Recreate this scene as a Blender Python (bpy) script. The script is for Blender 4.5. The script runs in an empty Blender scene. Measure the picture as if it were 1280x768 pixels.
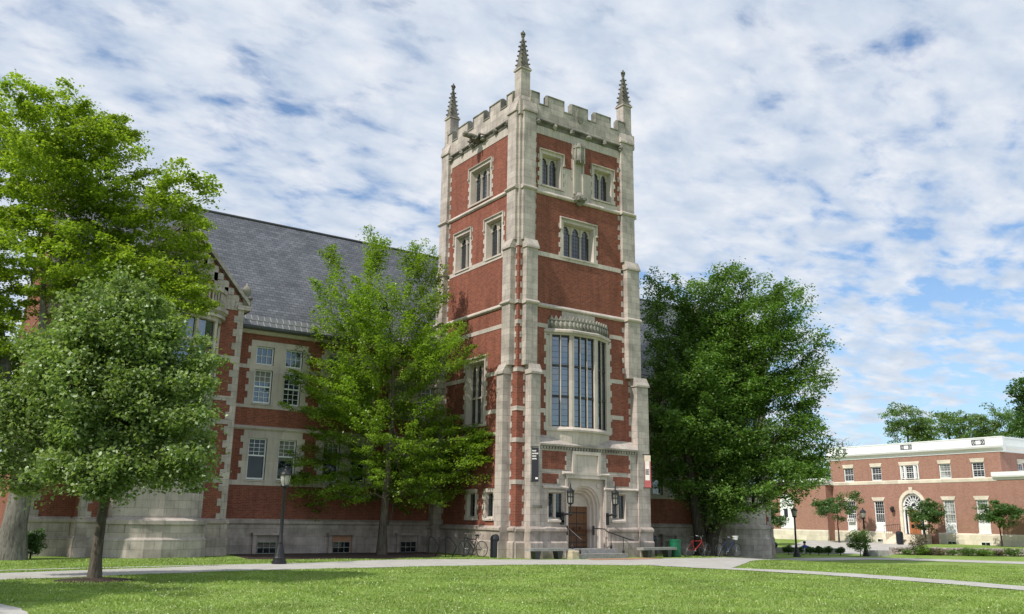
import bpy, bmesh, math, random
import numpy as np
from mathutils import Vector, Matrix

R = math.radians
random.seed(7); rng = np.random.default_rng(7)
S = bpy.context.scene
COL = S.collection

# ------------------------------------------------------------------ camera
CAM = (-22.3797, -31.98, 1.7)
cd = bpy.data.cameras.new("camera"); cam = bpy.data.objects.new("camera", cd); COL.objects.link(cam)
_r = (0.8213151, -0.5702872, 0.0146297); _d = (0.1463902, 0.1859033, -0.9716016); _f = (0.5513724, 0.8001328, 0.2361697)
cam.matrix_world = Matrix(((_r[0], -_d[0], -_f[0], CAM[0]), (_r[1], -_d[1], -_f[1], CAM[1]), (_r[2], -_d[2], -_f[2], CAM[2]), (0, 0, 0, 1)))
cd.sensor_fit = 'HORIZONTAL'; cd.sensor_width = 36; cd.lens = 30.492
cd.clip_start = .1; cd.clip_end = 3000
S.camera = cam

# ------------------------------------------------------------------ sun, sky, exposure
SUN_EL = 47.0
SUN_DIR = Vector((-1.0, -0.16, 0)).normalized()          # horizontal direction towards the sun
sd = bpy.data.lights.new("sun", 'SUN'); sd.energy = 3.8; sd.angle = R(1.0); sd.color = (1, .95, .87)
sun = bpy.data.objects.new("sun", sd); COL.objects.link(sun)
to_sun = Vector((SUN_DIR.x * math.cos(R(SUN_EL)), SUN_DIR.y * math.cos(R(SUN_EL)), math.sin(R(SUN_EL))))
sun.rotation_euler = to_sun.to_track_quat('Z', 'Y').to_euler(); sun.location = (0, 0, 60)

W = bpy.data.worlds.new("World"); S.world = W; W.use_nodes = True
nt = W.node_tree; nt.nodes.clear()
def N(nt, t, **k):
    n = nt.nodes.new(t)
    for a, b in k.items():
        if a == 'op': n.operation = b
        else: setattr(n, a, b)
    return n
def L(nt, a, b): nt.links.new(a, b)
out = N(nt, 'ShaderNodeOutputWorld'); bg = N(nt, 'ShaderNodeBackground'); L(nt, bg.outputs[0], out.inputs[0])
SKY_STRENGTH = 0.13
bg.inputs[1].default_value = SKY_STRENGTH
sky = N(nt, 'ShaderNodeTexSky', sky_type='NISHITA', sun_disc=False)
sky.sun_elevation = R(SUN_EL); sky.sun_rotation = math.atan2(SUN_DIR.x, SUN_DIR.y)
sky.air_density = 1.0; sky.dust_density = 0.6; sky.ozone_density = 1.6
tc = N(nt, 'ShaderNodeTexCoord')
sep = N(nt, 'ShaderNodeSeparateXYZ'); L(nt, tc.outputs['Generated'], sep.inputs[0])
def M_(nt, op, a, b=None, c=None):
    m = N(nt, 'ShaderNodeMath', op=op)
    for i, v in enumerate((a, b, c)):
        if v is None: continue
        if isinstance(v, (int, float)): m.inputs[i].default_value = v
        else: L(nt, v, m.inputs[i])
    return m.outputs[0]
zc = M_(nt, 'MAXIMUM', sep.outputs[2], 0.0)
den = M_(nt, 'ADD', zc, 0.16)
cx = M_(nt, 'DIVIDE', sep.outputs[0], den); cy = M_(nt, 'DIVIDE', sep.outputs[1], den)
# cloud rows run from far left to near right: rotate and stretch the plane the clouds lie in
comb = N(nt, 'ShaderNodeCombineXYZ'); L(nt, cx, comb.inputs[0]); L(nt, cy, comb.inputs[1])
mp = N(nt, 'ShaderNodeMapping'); mp.inputs['Rotation'].default_value = (0, 0, R(-52)); mp.inputs['Scale'].default_value = (1.0, 1.45, 1); mp.inputs['Location'].default_value = (3.1, 1.7, 0)
L(nt, comb.outputs[0], mp.inputs[0])
def noise(nt, vec, scale, detail=6, rough=.55, dist=0.0):
    n = N(nt, 'ShaderNodeTexNoise'); n.inputs['Scale'].default_value = scale; n.inputs['Detail'].default_value = detail
    n.inputs['Roughness'].default_value = rough; n.inputs['Distortion'].default_value = dist
    if vec is not None: L(nt, vec, n.inputs['Vector'])
    return n.outputs['Fac']
def ramp(nt, fac, stops, interp='LINEAR'):
    r = N(nt, 'ShaderNodeValToRGB'); r.color_ramp.interpolation = interp
    e = r.color_ramp.elements
    while len(e) < len(stops): e.new(.5)
    for i, (p, c) in enumerate(stops):
        e[i].position = p; e[i].color = (c, c, c, 1) if isinstance(c, (int, float)) else (*c, 1)
    L(nt, fac, r.inputs[0]); return r.outputs[0]
def mix(nt, fac, a, b, mode='MIX'):
    m = N(nt, 'ShaderNodeMix', data_type='RGBA', blend_type=mode)
    for i, v in ((0, fac), (6, a), (7, b)):
        if isinstance(v, (int, float)): m.inputs[i].default_value = v
        elif isinstance(v, tuple): m.inputs[i].default_value = (*v, 1)
        else: L(nt, v, m.inputs[i])
    return m.outputs[2]
big = noise(nt, mp.outputs[0], 1.3, 3, .5, .2)
puff = noise(nt, mp.outputs[0], 7.2, 6, .54, .2)
fine = noise(nt, mp.outputs[0], 15.0, 6, .6, .2)
dens = M_(nt, 'ADD', M_(nt, 'MULTIPLY', big, .42), M_(nt, 'MULTIPLY', puff, .82))
dens = M_(nt, 'ADD', M_(nt, 'ADD', dens, .012), M_(nt, 'MULTIPLY', M_(nt, 'SUBTRACT', fine, .5), .09))
# fewer clouds low in the sky towards the right
low = M_(nt, 'SUBTRACT', .34, zc); low = M_(nt, 'MAXIMUM', low, 0)
rgt = M_(nt, 'MAXIMUM', M_(nt, 'SUBTRACT', M_(nt, 'ADD', M_(nt, 'MULTIPLY', sep.outputs[0], .82), M_(nt, 'MULTIPLY', sep.outputs[1], -.57)), -.15), 0)
dens = M_(nt, 'SUBTRACT', dens, M_(nt, 'MULTIPLY', M_(nt, 'MULTIPLY', low, rgt), 1.25))
mask = ramp(nt, dens, [(.43, .05), (.53, .62), (.60, .88), (.70, 1)], 'LINEAR')
shade = ramp(nt, noise(nt, mp.outputs[0], 6.5, 6, .55, .2), [(.30, (4.0, 4.65, 5.6)), (.5, (4.95, 5.4, 6.1)), (.70, (6.2, 6.35, 6.65))])
skyc = mix(nt, 1.0, sky.outputs[0], (.72, .95, 1.12), 'MULTIPLY')
wisp = ramp(nt, zc, [(0.0, .55), (.25, .12), (.6, 0.0)])
skyc = mix(nt, wisp, skyc, (4.6, 5.4, 6.4))
L(nt, mix(nt, mask, skyc, shade), bg.inputs[0])

S.view_settings.view_transform = 'Standard'; S.view_settings.look = 'None'
S.view_settings.exposure = 0.14; S.view_settings.gamma = 1; S.view_settings.use_curve_mapping = False
S.cycles.max_bounces = 6; S.cycles.transparent_max_bounces = 8; S.cycles.use_denoising = True

# ------------------------------------------------------------------ materials
MATS = {}
def newmat(name):
    m = bpy.data.materials.new(name); m.use_nodes = True; MATS[name] = m
    t = m.node_tree; b = t.nodes['Principled BSDF']
    return m, t, b
def objco(t): return N(t, 'ShaderNodeTexCoord').outputs['Object']
def wallvec(t):
    s = N(t, 'ShaderNodeSeparateXYZ'); L(t, objco(t), s.inputs[0])
    c = N(t, 'ShaderNodeCombineXYZ'); L(t, M_(t, 'ADD', s.outputs[0], s.outputs[1]), c.inputs[0]); L(t, s.outputs[2], c.inputs[1])
    return c.outputs[0]
def bump(t, b, h, strength=.3, dist=.02):
    n = N(t, 'ShaderNodeBump'); n.inputs['Strength'].default_value = strength; n.inputs['Distance'].default_value = dist
    L(t, h, n.inputs['Height']); L(t, n.outputs[0], b.inputs['Normal'])
def plain(name, col, rough=.6, metal=0, var=.12, scale=6, spec=.5):
    m, t, b = newmat(name)
    f = noise(t, objco(t), scale, 5)
    c1 = tuple(max(0, x * (1 - var)) for x in col); c2 = tuple(min(1, x * (1 + var)) for x in col)
    L(t, ramp(t, f, [(.3, c1), (.7, c2)]), b.inputs['Base Color'])
    b.inputs['Roughness'].default_value = rough; b.inputs['Metallic'].default_value = metal; b.inputs['Specular IOR Level'].default_value = spec
    return m
def barkmat(name, c1, c2):
    m, t, b = newmat(name); mp_ = N(t, 'ShaderNodeMapping'); mp_.inputs['Scale'].default_value = (9, 9, 1.6); L(t, objco(t), mp_.inputs[0])
    f = noise(t, mp_.outputs[0], 1.4, 7, .7, .6)
    L(t, mix(t, 1.0, ramp(t, f, [(.35, c1), (.62, c2)]), ramp(t, noise(t, objco(t), 1.2, 4), [(.3, .75), (.7, 1.2)]), 'MULTIPLY'), b.inputs['Base Color']); b.inputs['Roughness'].default_value = .95; b.inputs['Specular IOR Level'].default_value = .15
    bump(t, b, f, .9, .05)
def brick(name, c1, c2, mortar, patch=.25, streak=.80):
    m, t, b = newmat(name); v = wallvec(t)
    br = N(t, 'ShaderNodeTexBrick'); br.offset = .5
    br.inputs['Scale'].default_value = 1; br.inputs['Brick Width'].default_value = .21; br.inputs['Row Height'].default_value = .072
    br.inputs['Mortar Size'].default_value = .006; br.inputs['Mortar Smooth'].default_value = .2; br.inputs['Bias'].default_value = -.1
    br.inputs['Color1'].default_value = (*c1, 1); br.inputs['Color2'].default_value = (*c2, 1); br.inputs['Mortar'].default_value = (*mortar, 1)
    L(t, v, br.inputs['Vector'])
    p = ramp(t, noise(t, v, .55, 5, .6), [(.3, 1 - patch), (.7, 1 + patch * .5)])
    c = mix(t, 1.0, br.outputs['Color'], p, 'MULTIPLY')
    p2 = ramp(t, noise(t, v, 9, 3, .6), [(.3, .82), (.7, 1.12)])
    c = mix(t, 1.0, c, p2, 'MULTIPLY')
    mpn = N(t, 'ShaderNodeMapping'); mpn.inputs['Scale'].default_value = (2.2, .22, 1); L(t, v, mpn.inputs[0])
    c = mix(t, 1.0, c, ramp(t, noise(t, mpn.outputs[0], 1.3, 5, .65), [(.34, streak), (.55, 1.03)]), 'MULTIPLY')
    L(t, c, b.inputs['Base Color']); b.inputs['Roughness'].default_value = .9; b.inputs['Specular IOR Level'].default_value = .2
    bump(t, b, br.outputs['Fac'], -.25, .01)
    return m
def ashlar(name, col, joint, bw=.62, rh=.31, dirt=.35, streak=True, jm=.55):
    m, t, b = newmat(name); v = wallvec(t)
    br = N(t, 'ShaderNodeTexBrick'); br.offset = .5
    br.inputs['Scale'].default_value = 1; br.inputs['Brick Width'].default_value = bw; br.inputs['Row Height'].default_value = rh
    br.inputs['Mortar Size'].default_value = joint; br.inputs['Mortar Smooth'].default_value = .3; br.inputs['Bias'].default_value = 0
    br.inputs['Color1'].default_value = tuple(x * 1.08 for x in col) + (1,); br.inputs['Color2'].default_value = tuple(x * .84 for x in col) + (1,)
    br.inputs['Mortar'].default_value = tuple(x * jm for x in col) + (1,)
    L(t, v, br.inputs['Vector'])
    c = br.outputs['Color']
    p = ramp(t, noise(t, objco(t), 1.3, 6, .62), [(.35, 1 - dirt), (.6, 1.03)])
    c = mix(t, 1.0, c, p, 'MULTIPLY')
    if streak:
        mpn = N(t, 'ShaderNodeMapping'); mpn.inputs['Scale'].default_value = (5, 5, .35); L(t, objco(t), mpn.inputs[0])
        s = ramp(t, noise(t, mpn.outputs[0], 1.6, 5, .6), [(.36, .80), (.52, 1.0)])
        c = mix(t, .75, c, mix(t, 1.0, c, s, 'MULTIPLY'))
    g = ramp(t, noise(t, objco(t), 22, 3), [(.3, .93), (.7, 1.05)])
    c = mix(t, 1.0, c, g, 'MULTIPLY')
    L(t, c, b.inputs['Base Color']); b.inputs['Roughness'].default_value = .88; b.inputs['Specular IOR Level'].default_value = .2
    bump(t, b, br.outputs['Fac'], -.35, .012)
    return m
brick('brick', (.285, .089, .057), (.195, .059, .040), (.27, .17, .125), .18)
brick('brick_pale', (.36, .172, .122), (.28, .130, .092), (.44, .35, .29), .06, .93)
ashlar('stone', (.525, .457, .407), .008, dirt=.30)
ashlar('plinth_stone', (.47, .395, .345), .007, .8, .36, .38)
ashlar('trim_stone', (.565, .492, .432), .004, 1.4, 4.0, .12)
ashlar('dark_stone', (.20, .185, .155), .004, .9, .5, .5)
ashlar('carved_stone', (.33, .31, .265), .004, .9, .5, .5)
ashlar('cream_stone', (.74, .66, .53), .005, 1.2, .5, .15, False)
plain('white_paint', (.80, .80, .79), .5, var=.04)
plain('old_sash', (.30, .31, .27), .6, var=.2); plain('cream_sash', (.72, .70, .64), .5, var=.05)
plain('iron', (.012, .012, .014), .45, 0, .3)
plain('lead', (.05, .052, .056), .5, 0, .2); plain('apron_metal', (.13, .13, .135), .5, 0, .15)
plain('rib_metal', (.36, .37, .38), .5, 0, .1)
plain('bronze', (.018, .017, .016), .5)
plain('blind_cloth', (.20, .195, .17), .9); plain('oak', (.15, .060, .019), .55, 0, .35, 14)
plain('orange_door', (.36, .13, .05), .5, 0, .15)
plain('granite', (.29, .28, .265), .85, 0, .25, 9)
plain('sandstone', (.52, .44, .30), .9, 0, .25, 5)
plain('rubble', (.33, .28, .25), .95, 0, .5, 4)
plain('mulch', (.040, .022, .014), 1, 0, .6, 9)
plain('pale_bark', (.23, .215, .19), .9, 0, .3, 4)
for _n, _a, _b in (('bark', (.07, .058, .045), (.17, .145, .11)), ('grey_bark', (.09, .082, .07), (.25, .23, .20)), ('dark_bark', (.03, .026, .02), (.085, .072, .058))): barkmat(_n, _a, _b)
plain('green_bin', (.006, .12, .055), .35)
plain('dark_bin', (.008, .011, .016), .4)
plain('bike_black', (.012, .012, .014), .3); plain('bike_red', (.32, .015, .02), .3); plain('bike_blue', (.02, .04, .12), .3)
plain('tyre', (.02, .02, .02), .8); plain('chrome', (.6, .6, .6), .25, 1)
plain('white_plastic', (.8, .8, .78), .4)
plain('banner_black', (.010, .011, .020), .7); plain('banner_white', (.72, .70, .66), .8); plain('banner_cream', (.62, .53, .42), .8); plain('banner_red', (.42, .10, .10), .8)
plain('skin', (.45, .27, .19), .6); plain('shirt_blue', (.06, .11, .42), .8); plain('shirt_pale', (.45, .52, .72), .8); plain('trouser', (.62, .62, .56), .8); plain('hair', (.015, .012, .01), .6)
plain('terracotta', (.42, .22, .13), .9)

def glass(name, col=(.010, .013, .016), ior=1.55, rough=.03, wob=.03):
    m, t, b = newmat(name)
    f = noise(t, objco(t), 1.1, 2)
    L(t, ramp(t, f, [(.35, tuple(x * .5 for x in col)), (.7, tuple(x * 1.8 for x in col))]), b.inputs['Base Color'])
    b.inputs['Roughness'].default_value = rough; b.inputs['IOR'].default_value = ior
    bump(t, b, noise(t, objco(t), 2.4, 2), wob, .05)
    return m
glass('glass'); glass('lead_glass', (.012, .018, .026), 1.9, .08, .12); glass('bay_glass', (.026, .034, .042), 2.8, .04, .05)
glass('glass_sky', (.012, .016, .02), 2.3, .03, .06); glass('blind_glass', (.30, .31, .29), 1.5); glass('lantern_glass', (.35, .34, .30), 1.5, .15)

def slate():
    m, t, b = newmat('slate')
    s = N(t, 'ShaderNodeSeparateXYZ'); L(t, objco(t), s.inputs[0])
    c = N(t, 'ShaderNodeCombineXYZ')
    L(t, s.outputs[0], c.inputs[0]); L(t, s.outputs[2], c.inputs[1])
    br = N(t, 'ShaderNodeTexBrick'); br.offset = .5
    br.inputs['Scale'].default_value = 1; br.inputs['Brick Width'].default_value = .30; br.inputs['Row Height'].default_value = .155
    br.inputs['Mortar Size'].default_value = .014; br.inputs['Mortar Smooth'].default_value = .1
    br.inputs['Color1'].default_value = (.135, .142, .16, 1); br.inputs['Color2'].default_value = (.085, .092, .108, 1); br.inputs['Mortar'].default_value = (.04, .042, .048, 1)
    L(t, c.outputs[0], br.inputs['Vector'])
    p = ramp(t, noise(t, c.outputs[0], .8, 7, .65), [(.3, .75), (.7, 1.25)])
    cc = mix(t, 1.0, br.outputs['Color'], p, 'MULTIPLY')
    mpn = N(t, 'ShaderNodeMapping'); mpn.inputs['Scale'].default_value = (.6, 6.45, 1); L(t, c.outputs[0], mpn.inputs[0])
    cc = mix(t, 1.0, cc, ramp(t, noise(t, mpn.outputs[0], 1.0, 3, .6), [(.35, .8), (.65, 1.2)]), 'MULTIPLY')
    sp = ramp(t, noise(t, c.outputs[0], 7, 2, .5), [(.74, 0), (.78, .5)])
    cc = mix(t, sp, cc, (.30, .30, .31))
    L(t, cc, b.inputs['Base Color']); b.inputs['Roughness'].default_value = .55
    bump(t, b, br.outputs['Fac'], -.8, .02)
slate()

def pathmat():
    m, t, b = newmat('path')
    v = objco(t)
    c = ramp(t, noise(t, v, 1.2, 8, .65), [(.3, (.38, .36, .33)), (.7, (.50, .48, .445))])
    c = mix(t, 1.0, c, ramp(t, noise(t, v, 38, 3, .6), [(.3, .82), (.7, 1.12)]), 'MULTIPLY')
    L(t, c, b.inputs['Base Color']); b.inputs['Roughness'].default_value = .95
    bump(t, b, noise(t, v, 60, 3), .3, .01)
pathmat()
def lawnmat(name, dark, midc, light):
    m, t, b = newmat(name)
    v = objco(t)
    c = ramp(t, noise(t, v, .16, 6, .62), [(.32, dark), (.5, midc), (.68, light)])
    c = mix(t, 1.0, c, ramp(t, noise(t, v, 1.6, 6, .68, .4), [(.3, .70), (.55, 1.0), (.72, 1.30)]), 'MULTIPLY')
    c = mix(t, 1.0, c, ramp(t, noise(t, v, 13, 4, .7), [(.3, .62), (.7, 1.35)]), 'MULTIPLY')
    dry = ramp(t, noise(t, v, .42, 5, .6), [(.52, 0), (.70, .55)])
    c = mix(t, dry, c, (.24, .27, .10))
    L(t, c, b.inputs['Base Color']); b.inputs['Roughness'].default_value = 1; b.inputs['Specular IOR Level'].default_value = .1
    bump(t, b, noise(t, v, 22, 4, .7), .6, .05)
lawnmat('lawn', (.155, .245, .048), (.215, .315, .07), (.275, .36, .11))

plain('clover', (.55, .58, .36), .9, 0, .3)
def leafmat(name, cols, trans=.45, gloss=.12, tcol=None, rough=.45):
    m, t, b = newmat(name); t.nodes.remove(b)
    o = t.nodes['Material Output']
    g = N(t, 'ShaderNodeNewGeometry')
    c = ramp(t, g.outputs['Random Per Island'], [(i / (len(cols) - 1), c) for i, c in enumerate(cols)])
    big = ramp(t, noise(t, objco(t), .55, 3), [(.35, .78), (.65, 1.22)])
    c = mix(t, 1.0, c, big, 'MULTIPLY')
    d = N(t, 'ShaderNodeBsdfDiffuse'); L(t, c, d.inputs[0])
    tr = N(t, 'ShaderNodeBsdfTranslucent'); L(t, mix(t, 1.0, c, tcol or (1.25, 1.35, .6), 'MULTIPLY'), tr.inputs[0])
    m1 = N(t, 'ShaderNodeMixShader'); m1.inputs[0].default_value = trans; L(t, d.outputs[0], m1.inputs[1]); L(t, tr.outputs[0], m1.inputs[2])
    gl = N(t, 'ShaderNodeBsdfGlossy'); gl.inputs['Roughness'].default_value = rough; gl.inputs[0].default_value = (.8, .85, .8, 1)
    m2 = N(t, 'ShaderNodeMixShader'); m2.inputs[0].default_value = gloss; L(t, m1.outputs[0], m2.inputs[1]); L(t, gl.outputs[0], m2.inputs[2])
    L(t, m2.outputs[0], o.inputs[0])
leafmat('leaf_yellow', [(.17, .26, .018), (.26, .36, .03), (.37, .45, .07)], .5, .05)
leafmat('leaf_spring', [(.135, .225, .018), (.21, .33, .027), (.31, .42, .055)], .5, .05)
leafmat('leaf_silver', [(.14, .22, .055), (.23, .32, .09), (.33, .40, .19)], .42, .05)
leafmat('leaf_beech', [(.075, .155, .025), (.125, .235, .04), (.195, .305, .065)], .4, .06)
leafmat('leaf_dark', [(.04, .10, .022), (.075, .155, .03), (.115, .20, .042)], .38, .07)
leafmat('leaf_far', [(.10, .18, .05), (.15, .24, .07), (.21, .29, .10)], .45, .04)
leafmat('leaf_hill', [(.10, .19, .03), (.15, .25, .045), (.20, .29, .06)], .45, .04)
leafmat('leaf_pink', [(.10, .10, .05), (.17, .15, .09), (.24, .18, .13)], .3, .04)
leafmat('grass_blade', [(.185, .285, .05), (.265, .37, .085), (.36, .43, .145)], .4, .04)

# ------------------------------------------------------------------ mesh helpers
class Fr:
    """wall frame: u along the wall, n outwards, z up"""
    def __init__(s, o, u, n): s.o = Vector(o); s.u = Vector(u); s.n = Vector(n)
    def P(s, u, n, z): return s.o + s.u * u + s.n * n + Vector((0, 0, z))
    def moved(s, n, z=0): return Fr(s.o + s.n * n + Vector((0, 0, z)), s.u, s.n)
WORLD = Fr((0, 0, 0), (1, 0, 0), (0, 1, 0))
SPLIT = {'oriel', 'plinth', 'string_course', 'porch_trim', 'brick_panel', 'wing_trim', 'wing_plinth', 'gable_coping', 'cornice_boss', 'stone_trim', 'cornice', 'cheek_wall', 'parapet_ornament', 'coping', 'end_coping', 'wall', 'arch_brick', 'window_frame', 'door_frame', 'parapet', 'snow_apron', 'oriel_pane', 'oriel_mullion', 'fanlight', 'end_wall', 'seam'}
class MB:
    def __init__(s): s.v = []; s.f = []
    def face(s, *p):
        i = len(s.v); s.v += [tuple(q) for q in p]; s.f.append(tuple(range(i, i + len(p))))
    def hexa(s, p):
        i = len(s.v); s.v += [tuple(q) for q in p]
        for q in ((0, 1, 2, 3), (7, 6, 5, 4), (0, 4, 5, 1), (1, 5, 6, 2), (2, 6, 7, 3), (3, 7, 4, 0)): s.f.append(tuple(i + k for k in q))
    def box(s, fr, u0, u1, n0, n1, z0, z1):
        s.hexa([fr.P(u0, n0, z0), fr.P(u1, n0, z0), fr.P(u1, n1, z0), fr.P(u0, n1, z0), fr.P(u0, n0, z1), fr.P(u1, n0, z1), fr.P(u1, n1, z1), fr.P(u0, n1, z1)])
    def prism(s, a, b):
        """two matching loops joined"""
        i = len(s.v); n = len(a); s.v += [tuple(q) for q in a] + [tuple(q) for q in b]
        s.f.append(tuple(range(i, i + n))); s.f.append(tuple(range(i + 2 * n - 1, i + n - 1, -1)))
        for k in range(n): s.f.append((i + k, i + (k + 1) % n, i + n + (k + 1) % n, i + n + k))
    def run(s, fr, prof, u0, u1):
        """profile [(n,z)] extruded along u"""
        s.prism([fr.P(u0, n, z) for n, z in prof], [fr.P(u1, n, z) for n, z in prof])
    def slab(s, fr, poly, n0, n1):
        """polygon [(u,z)] extruded along n"""
        s.prism([fr.P(u, n0, z) for u, z in poly], [fr.P(u, n1, z) for u, z in poly])
    def tube(s, pts, rad, k=6, cap=True):
        pts = [Vector(p) for p in pts]; rad = [rad] * len(pts) if isinstance(rad, (int, float)) else rad
        i = len(s.v); up = None
        for j, p in enumerate(pts):
            d = (pts[min(j + 1, len(pts) - 1)] - pts[max(j - 1, 0)])
            d = d.normalized() if d.length > 1e-9 else Vector((0, 0, 1))
            if up is None: up = d.orthogonal().normalized()
            up = (up - d * up.dot(d)); up = up.normalized() if up.length > 1e-6 else d.orthogonal().normalized()
            w = d.cross(up)
            for q in range(k):
                a = 2 * math.pi * q / k
                s.v.append(tuple(p + (up * math.cos(a) + w * math.sin(a)) * rad[j]))
        for j in range(len(pts) - 1):
            for q in range(k):
                a = i + j * k + q; b = i + j * k + (q + 1) % k
                s.f.append((a, b, b + k, a + k))
        if cap:
            s.f.append(tuple(i + q for q in range(k - 1, -1, -1))); s.f.append(tuple(i + (len(pts) - 1) * k + q for q in range(k)))
    def lathe(s, c, prof, k=12, rot=0.0, sq=False):
        """profile [(r,z)] turned about the vertical through c"""
        c = Vector(c); i = len(s.v)
        for r, z in prof:
            for q in range(k):
                a = 2 * math.pi * q / k + rot
                s.v.append((c.x + r * math.cos(a), c.y + r * math.sin(a), c.z + z))
        for j in range(len(prof) - 1):
            for q in range(k):
                a = i + j * k + q; b = i + j * k + (q + 1) % k
                s.f.append((a, b, b + k, a + k))
        s.f.append(tuple(i + q for q in range(k - 1, -1, -1))); s.f.append(tuple(i + (len(prof) - 1) * k + q for q in range(k)))
    def blob(s, c, r, seed=0, sub=2, rough=.25):
        bm = bmesh.new(); bmesh.ops.create_icosphere(bm, subdivisions=sub, radius=1)
        rr = random.Random(seed); ph = [rr.uniform(0, 6) for _ in range(6)]
        i = len(s.v)
        for v in bm.verts:
            k = 1 + rough * (math.sin(3 * v.co.x + ph[0]) * .4 + math.sin(4 * v.co.y + ph[1]) * .4 + math.sin(5 * v.co.z + ph[2]) * .3 + rr.uniform(-.3, .3))
            s.v.append((c[0] + v.co.x * r[0] * k, c[1] + v.co.y * r[1] * k, c[2] + v.co.z * r[2] * k))
        for f in bm.faces: s.f.append(tuple(i + v.index for v in f.verts))
        bm.free()
    def islands(s):
        par = list(range(len(s.v)))
        def find(i):
            while par[i] != i: par[i] = par[par[i]]; i = par[i]
            return i
        for f in s.f:
            r0 = find(f[0])
            for k in f[1:]: par[find(k)] = r0
        rt = [find(i) for i in range(len(s.v))]; V = np.array(s.v); bx = {}
        for r_ in set(rt): bx[r_] = None
        ra = np.array(rt)
        for r_ in bx: q_ = V[ra == r_]; bx[r_] = (q_.min(0) - .012, q_.max(0) + .012)
        keys = list(bx); gp = {k: k for k in keys}
        def gf(k):
            while gp[k] != k: k = gp[k]
            return k
        for i, a in enumerate(keys):
            for b in keys[:i]:
                if (bx[a][0] <= bx[b][1]).all() and (bx[b][0] <= bx[a][1]).all(): gp[gf(a)] = gf(b)
        out = {}
        for f in s.f: out.setdefault(gf(rt[f[0]]), []).append(f)
        res = []
        for fs in out.values():
            m = MB(); mp_ = {}
            for f in fs:
                for k in f:
                    if k not in mp_: mp_[k] = len(m.v); m.v.append(s.v[k])
                m.f.append(tuple(mp_[k] for k in f))
            res.append(m)
        return res
    def build(s, name, mat, parent=None, smooth=False, fix=True):
        if parent and name in SPLIT:
            parts = s.islands()
            if 1 < len(parts) <= 60:
                return [m._build(name, mat, parent, smooth, fix) for m in parts][0]
        return s._build(name, mat, parent, smooth, fix)
    def _build(s, name, mat, parent=None, smooth=False, fix=True):
        me = bpy.data.meshes.new(name); me.from_pydata(s.v, [], s.f); me.materials.append(MATS[mat]); me.update()
        if fix and len(s.f) < 30000:
            bm = bmesh.new(); bm.from_mesh(me); bmesh.ops.recalc_face_normals(bm, faces=bm.faces); bm.to_mesh(me); bm.free()
        if smooth:
            me.polygons.foreach_set('use_smooth', [True] * len(me.polygons))
        o = bpy.data.objects.new(name, me); COL.objects.link(o)
        if parent:
            o.parent = parent
            w = parent
            loc = Vector((0, 0, 0))
            while w: loc += w.location; w = w.parent
            if loc.length > 0: me.transform(Matrix.Translation(-loc))
        return o
def tag(o, label=None, cat=None, group=None, kind=None):
    for k, v in (('label', label), ('category', cat), ('group', group), ('kind', kind)):
        if v: o[k] = v
    return o
def empty(name, loc, label, cat, group=None):
    o = bpy.data.objects.new(name, None); COL.objects.link(o); o.location = loc; o.empty_display_size = .3
    return tag(o, label, cat, group)
def copy_tree(o, parent=None):
    c = o.copy(); COL.objects.link(c)
    if parent: c.parent = parent
    for ch in o.children: copy_tree(ch, c)
    return c
def numpy_mesh(name, verts, quads, mat, parent=None, tri=False):
    me = bpy.data.meshes.new(name); n = len(quads); k = 3 if tri else 4
    me.vertices.add(len(verts)); me.vertices.foreach_set('co', np.asarray(verts, np.float32).ravel())
    me.loops.add(n * k); me.loops.foreach_set('vertex_index', np.asarray(quads, np.int32).ravel())
    me.polygons.add(n); me.polygons.foreach_set('loop_start', np.arange(0, n * k, k, dtype=np.int32))
    me.update(calc_edges=True); me.materials.append(MATS[mat])
    o = bpy.data.objects.new(name, me); COL.objects.link(o)
    if parent: o.parent = parent
    return o

# ------------------------------------------------------------------ ground
def sm(a, b, v):
    t = np.clip((v - a) / (b - a), 0, 1); return t * t * (3 - 2 * t)
def gz(x, y): return -0.5 * sm(8, 24, x) + .4 * sm(48, 56, x)
def grid_sheet(name, mat, xs, ys, dz=0.0):
    X, Y = np.meshgrid(xs, ys); Z = gz(X, Y) + dz
    v = np.stack([X, Y, Z], -1).reshape(-1, 3); nx, ny = len(xs), len(ys)
    a = (np.arange(ny - 1)[:, None] * nx + np.arange(nx - 1)[None]).ravel()
    return numpy_mesh(name, v, np.stack([a, a + 1, a + nx + 1, a + nx], -1), mat)
xs = np.unique(np.concatenate([np.linspace(-900, -60, 12), np.arange(-60, 80, 1.0), np.linspace(80, 1200, 14)]))
ys = np.unique(np.concatenate([np.linspace(-700, -60, 10), np.arange(-60, 70, 2.0), np.linspace(70, 1300, 14)]))
tag(grid_sheet('ground', 'lawn', xs, ys), kind='structure')
def strip(name, mat, A, B, dz, n=60, m=10, kind='structure'):
    def resample(Q):
        Q = np.array(Q, float); d = np.r_[0, np.cumsum(np.hypot(*np.diff(Q, axis=0).T))]; t = np.linspace(0, d[-1], n)
        P = np.stack([np.interp(t, d, Q[:, 0]), np.interp(t, d, Q[:, 1])], -1)
        for _ in range(3): P[1:-1] = (P[:-2] + 2 * P[1:-1] + P[2:]) / 4
        return P
    a, b = resample(A), resample(B)
    jit = rng.normal(0, .05, (n, 2)); a = a + jit; b = b + rng.normal(0, .035, (n, 2))
    v = np.concatenate([[a + (b - a) * k / m for k in range(m + 1)]]).transpose(1, 0, 2).reshape(-1, 2)
    z = gz(v[:, 0], v[:, 1]) + dz
    v3 = np.c_[v, z]; w = m + 1
    i = (np.arange(n - 1)[:, None] * w + np.arange(m)[None]).ravel()
    o = numpy_mesh(name, v3, np.stack([i, i + 1, i + w + 1, i + w], -1), mat); tag(o, kind=kind)
    PATHS.append(np.concatenate([a, b[::-1]]))
    return o
PATHS = []
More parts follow.
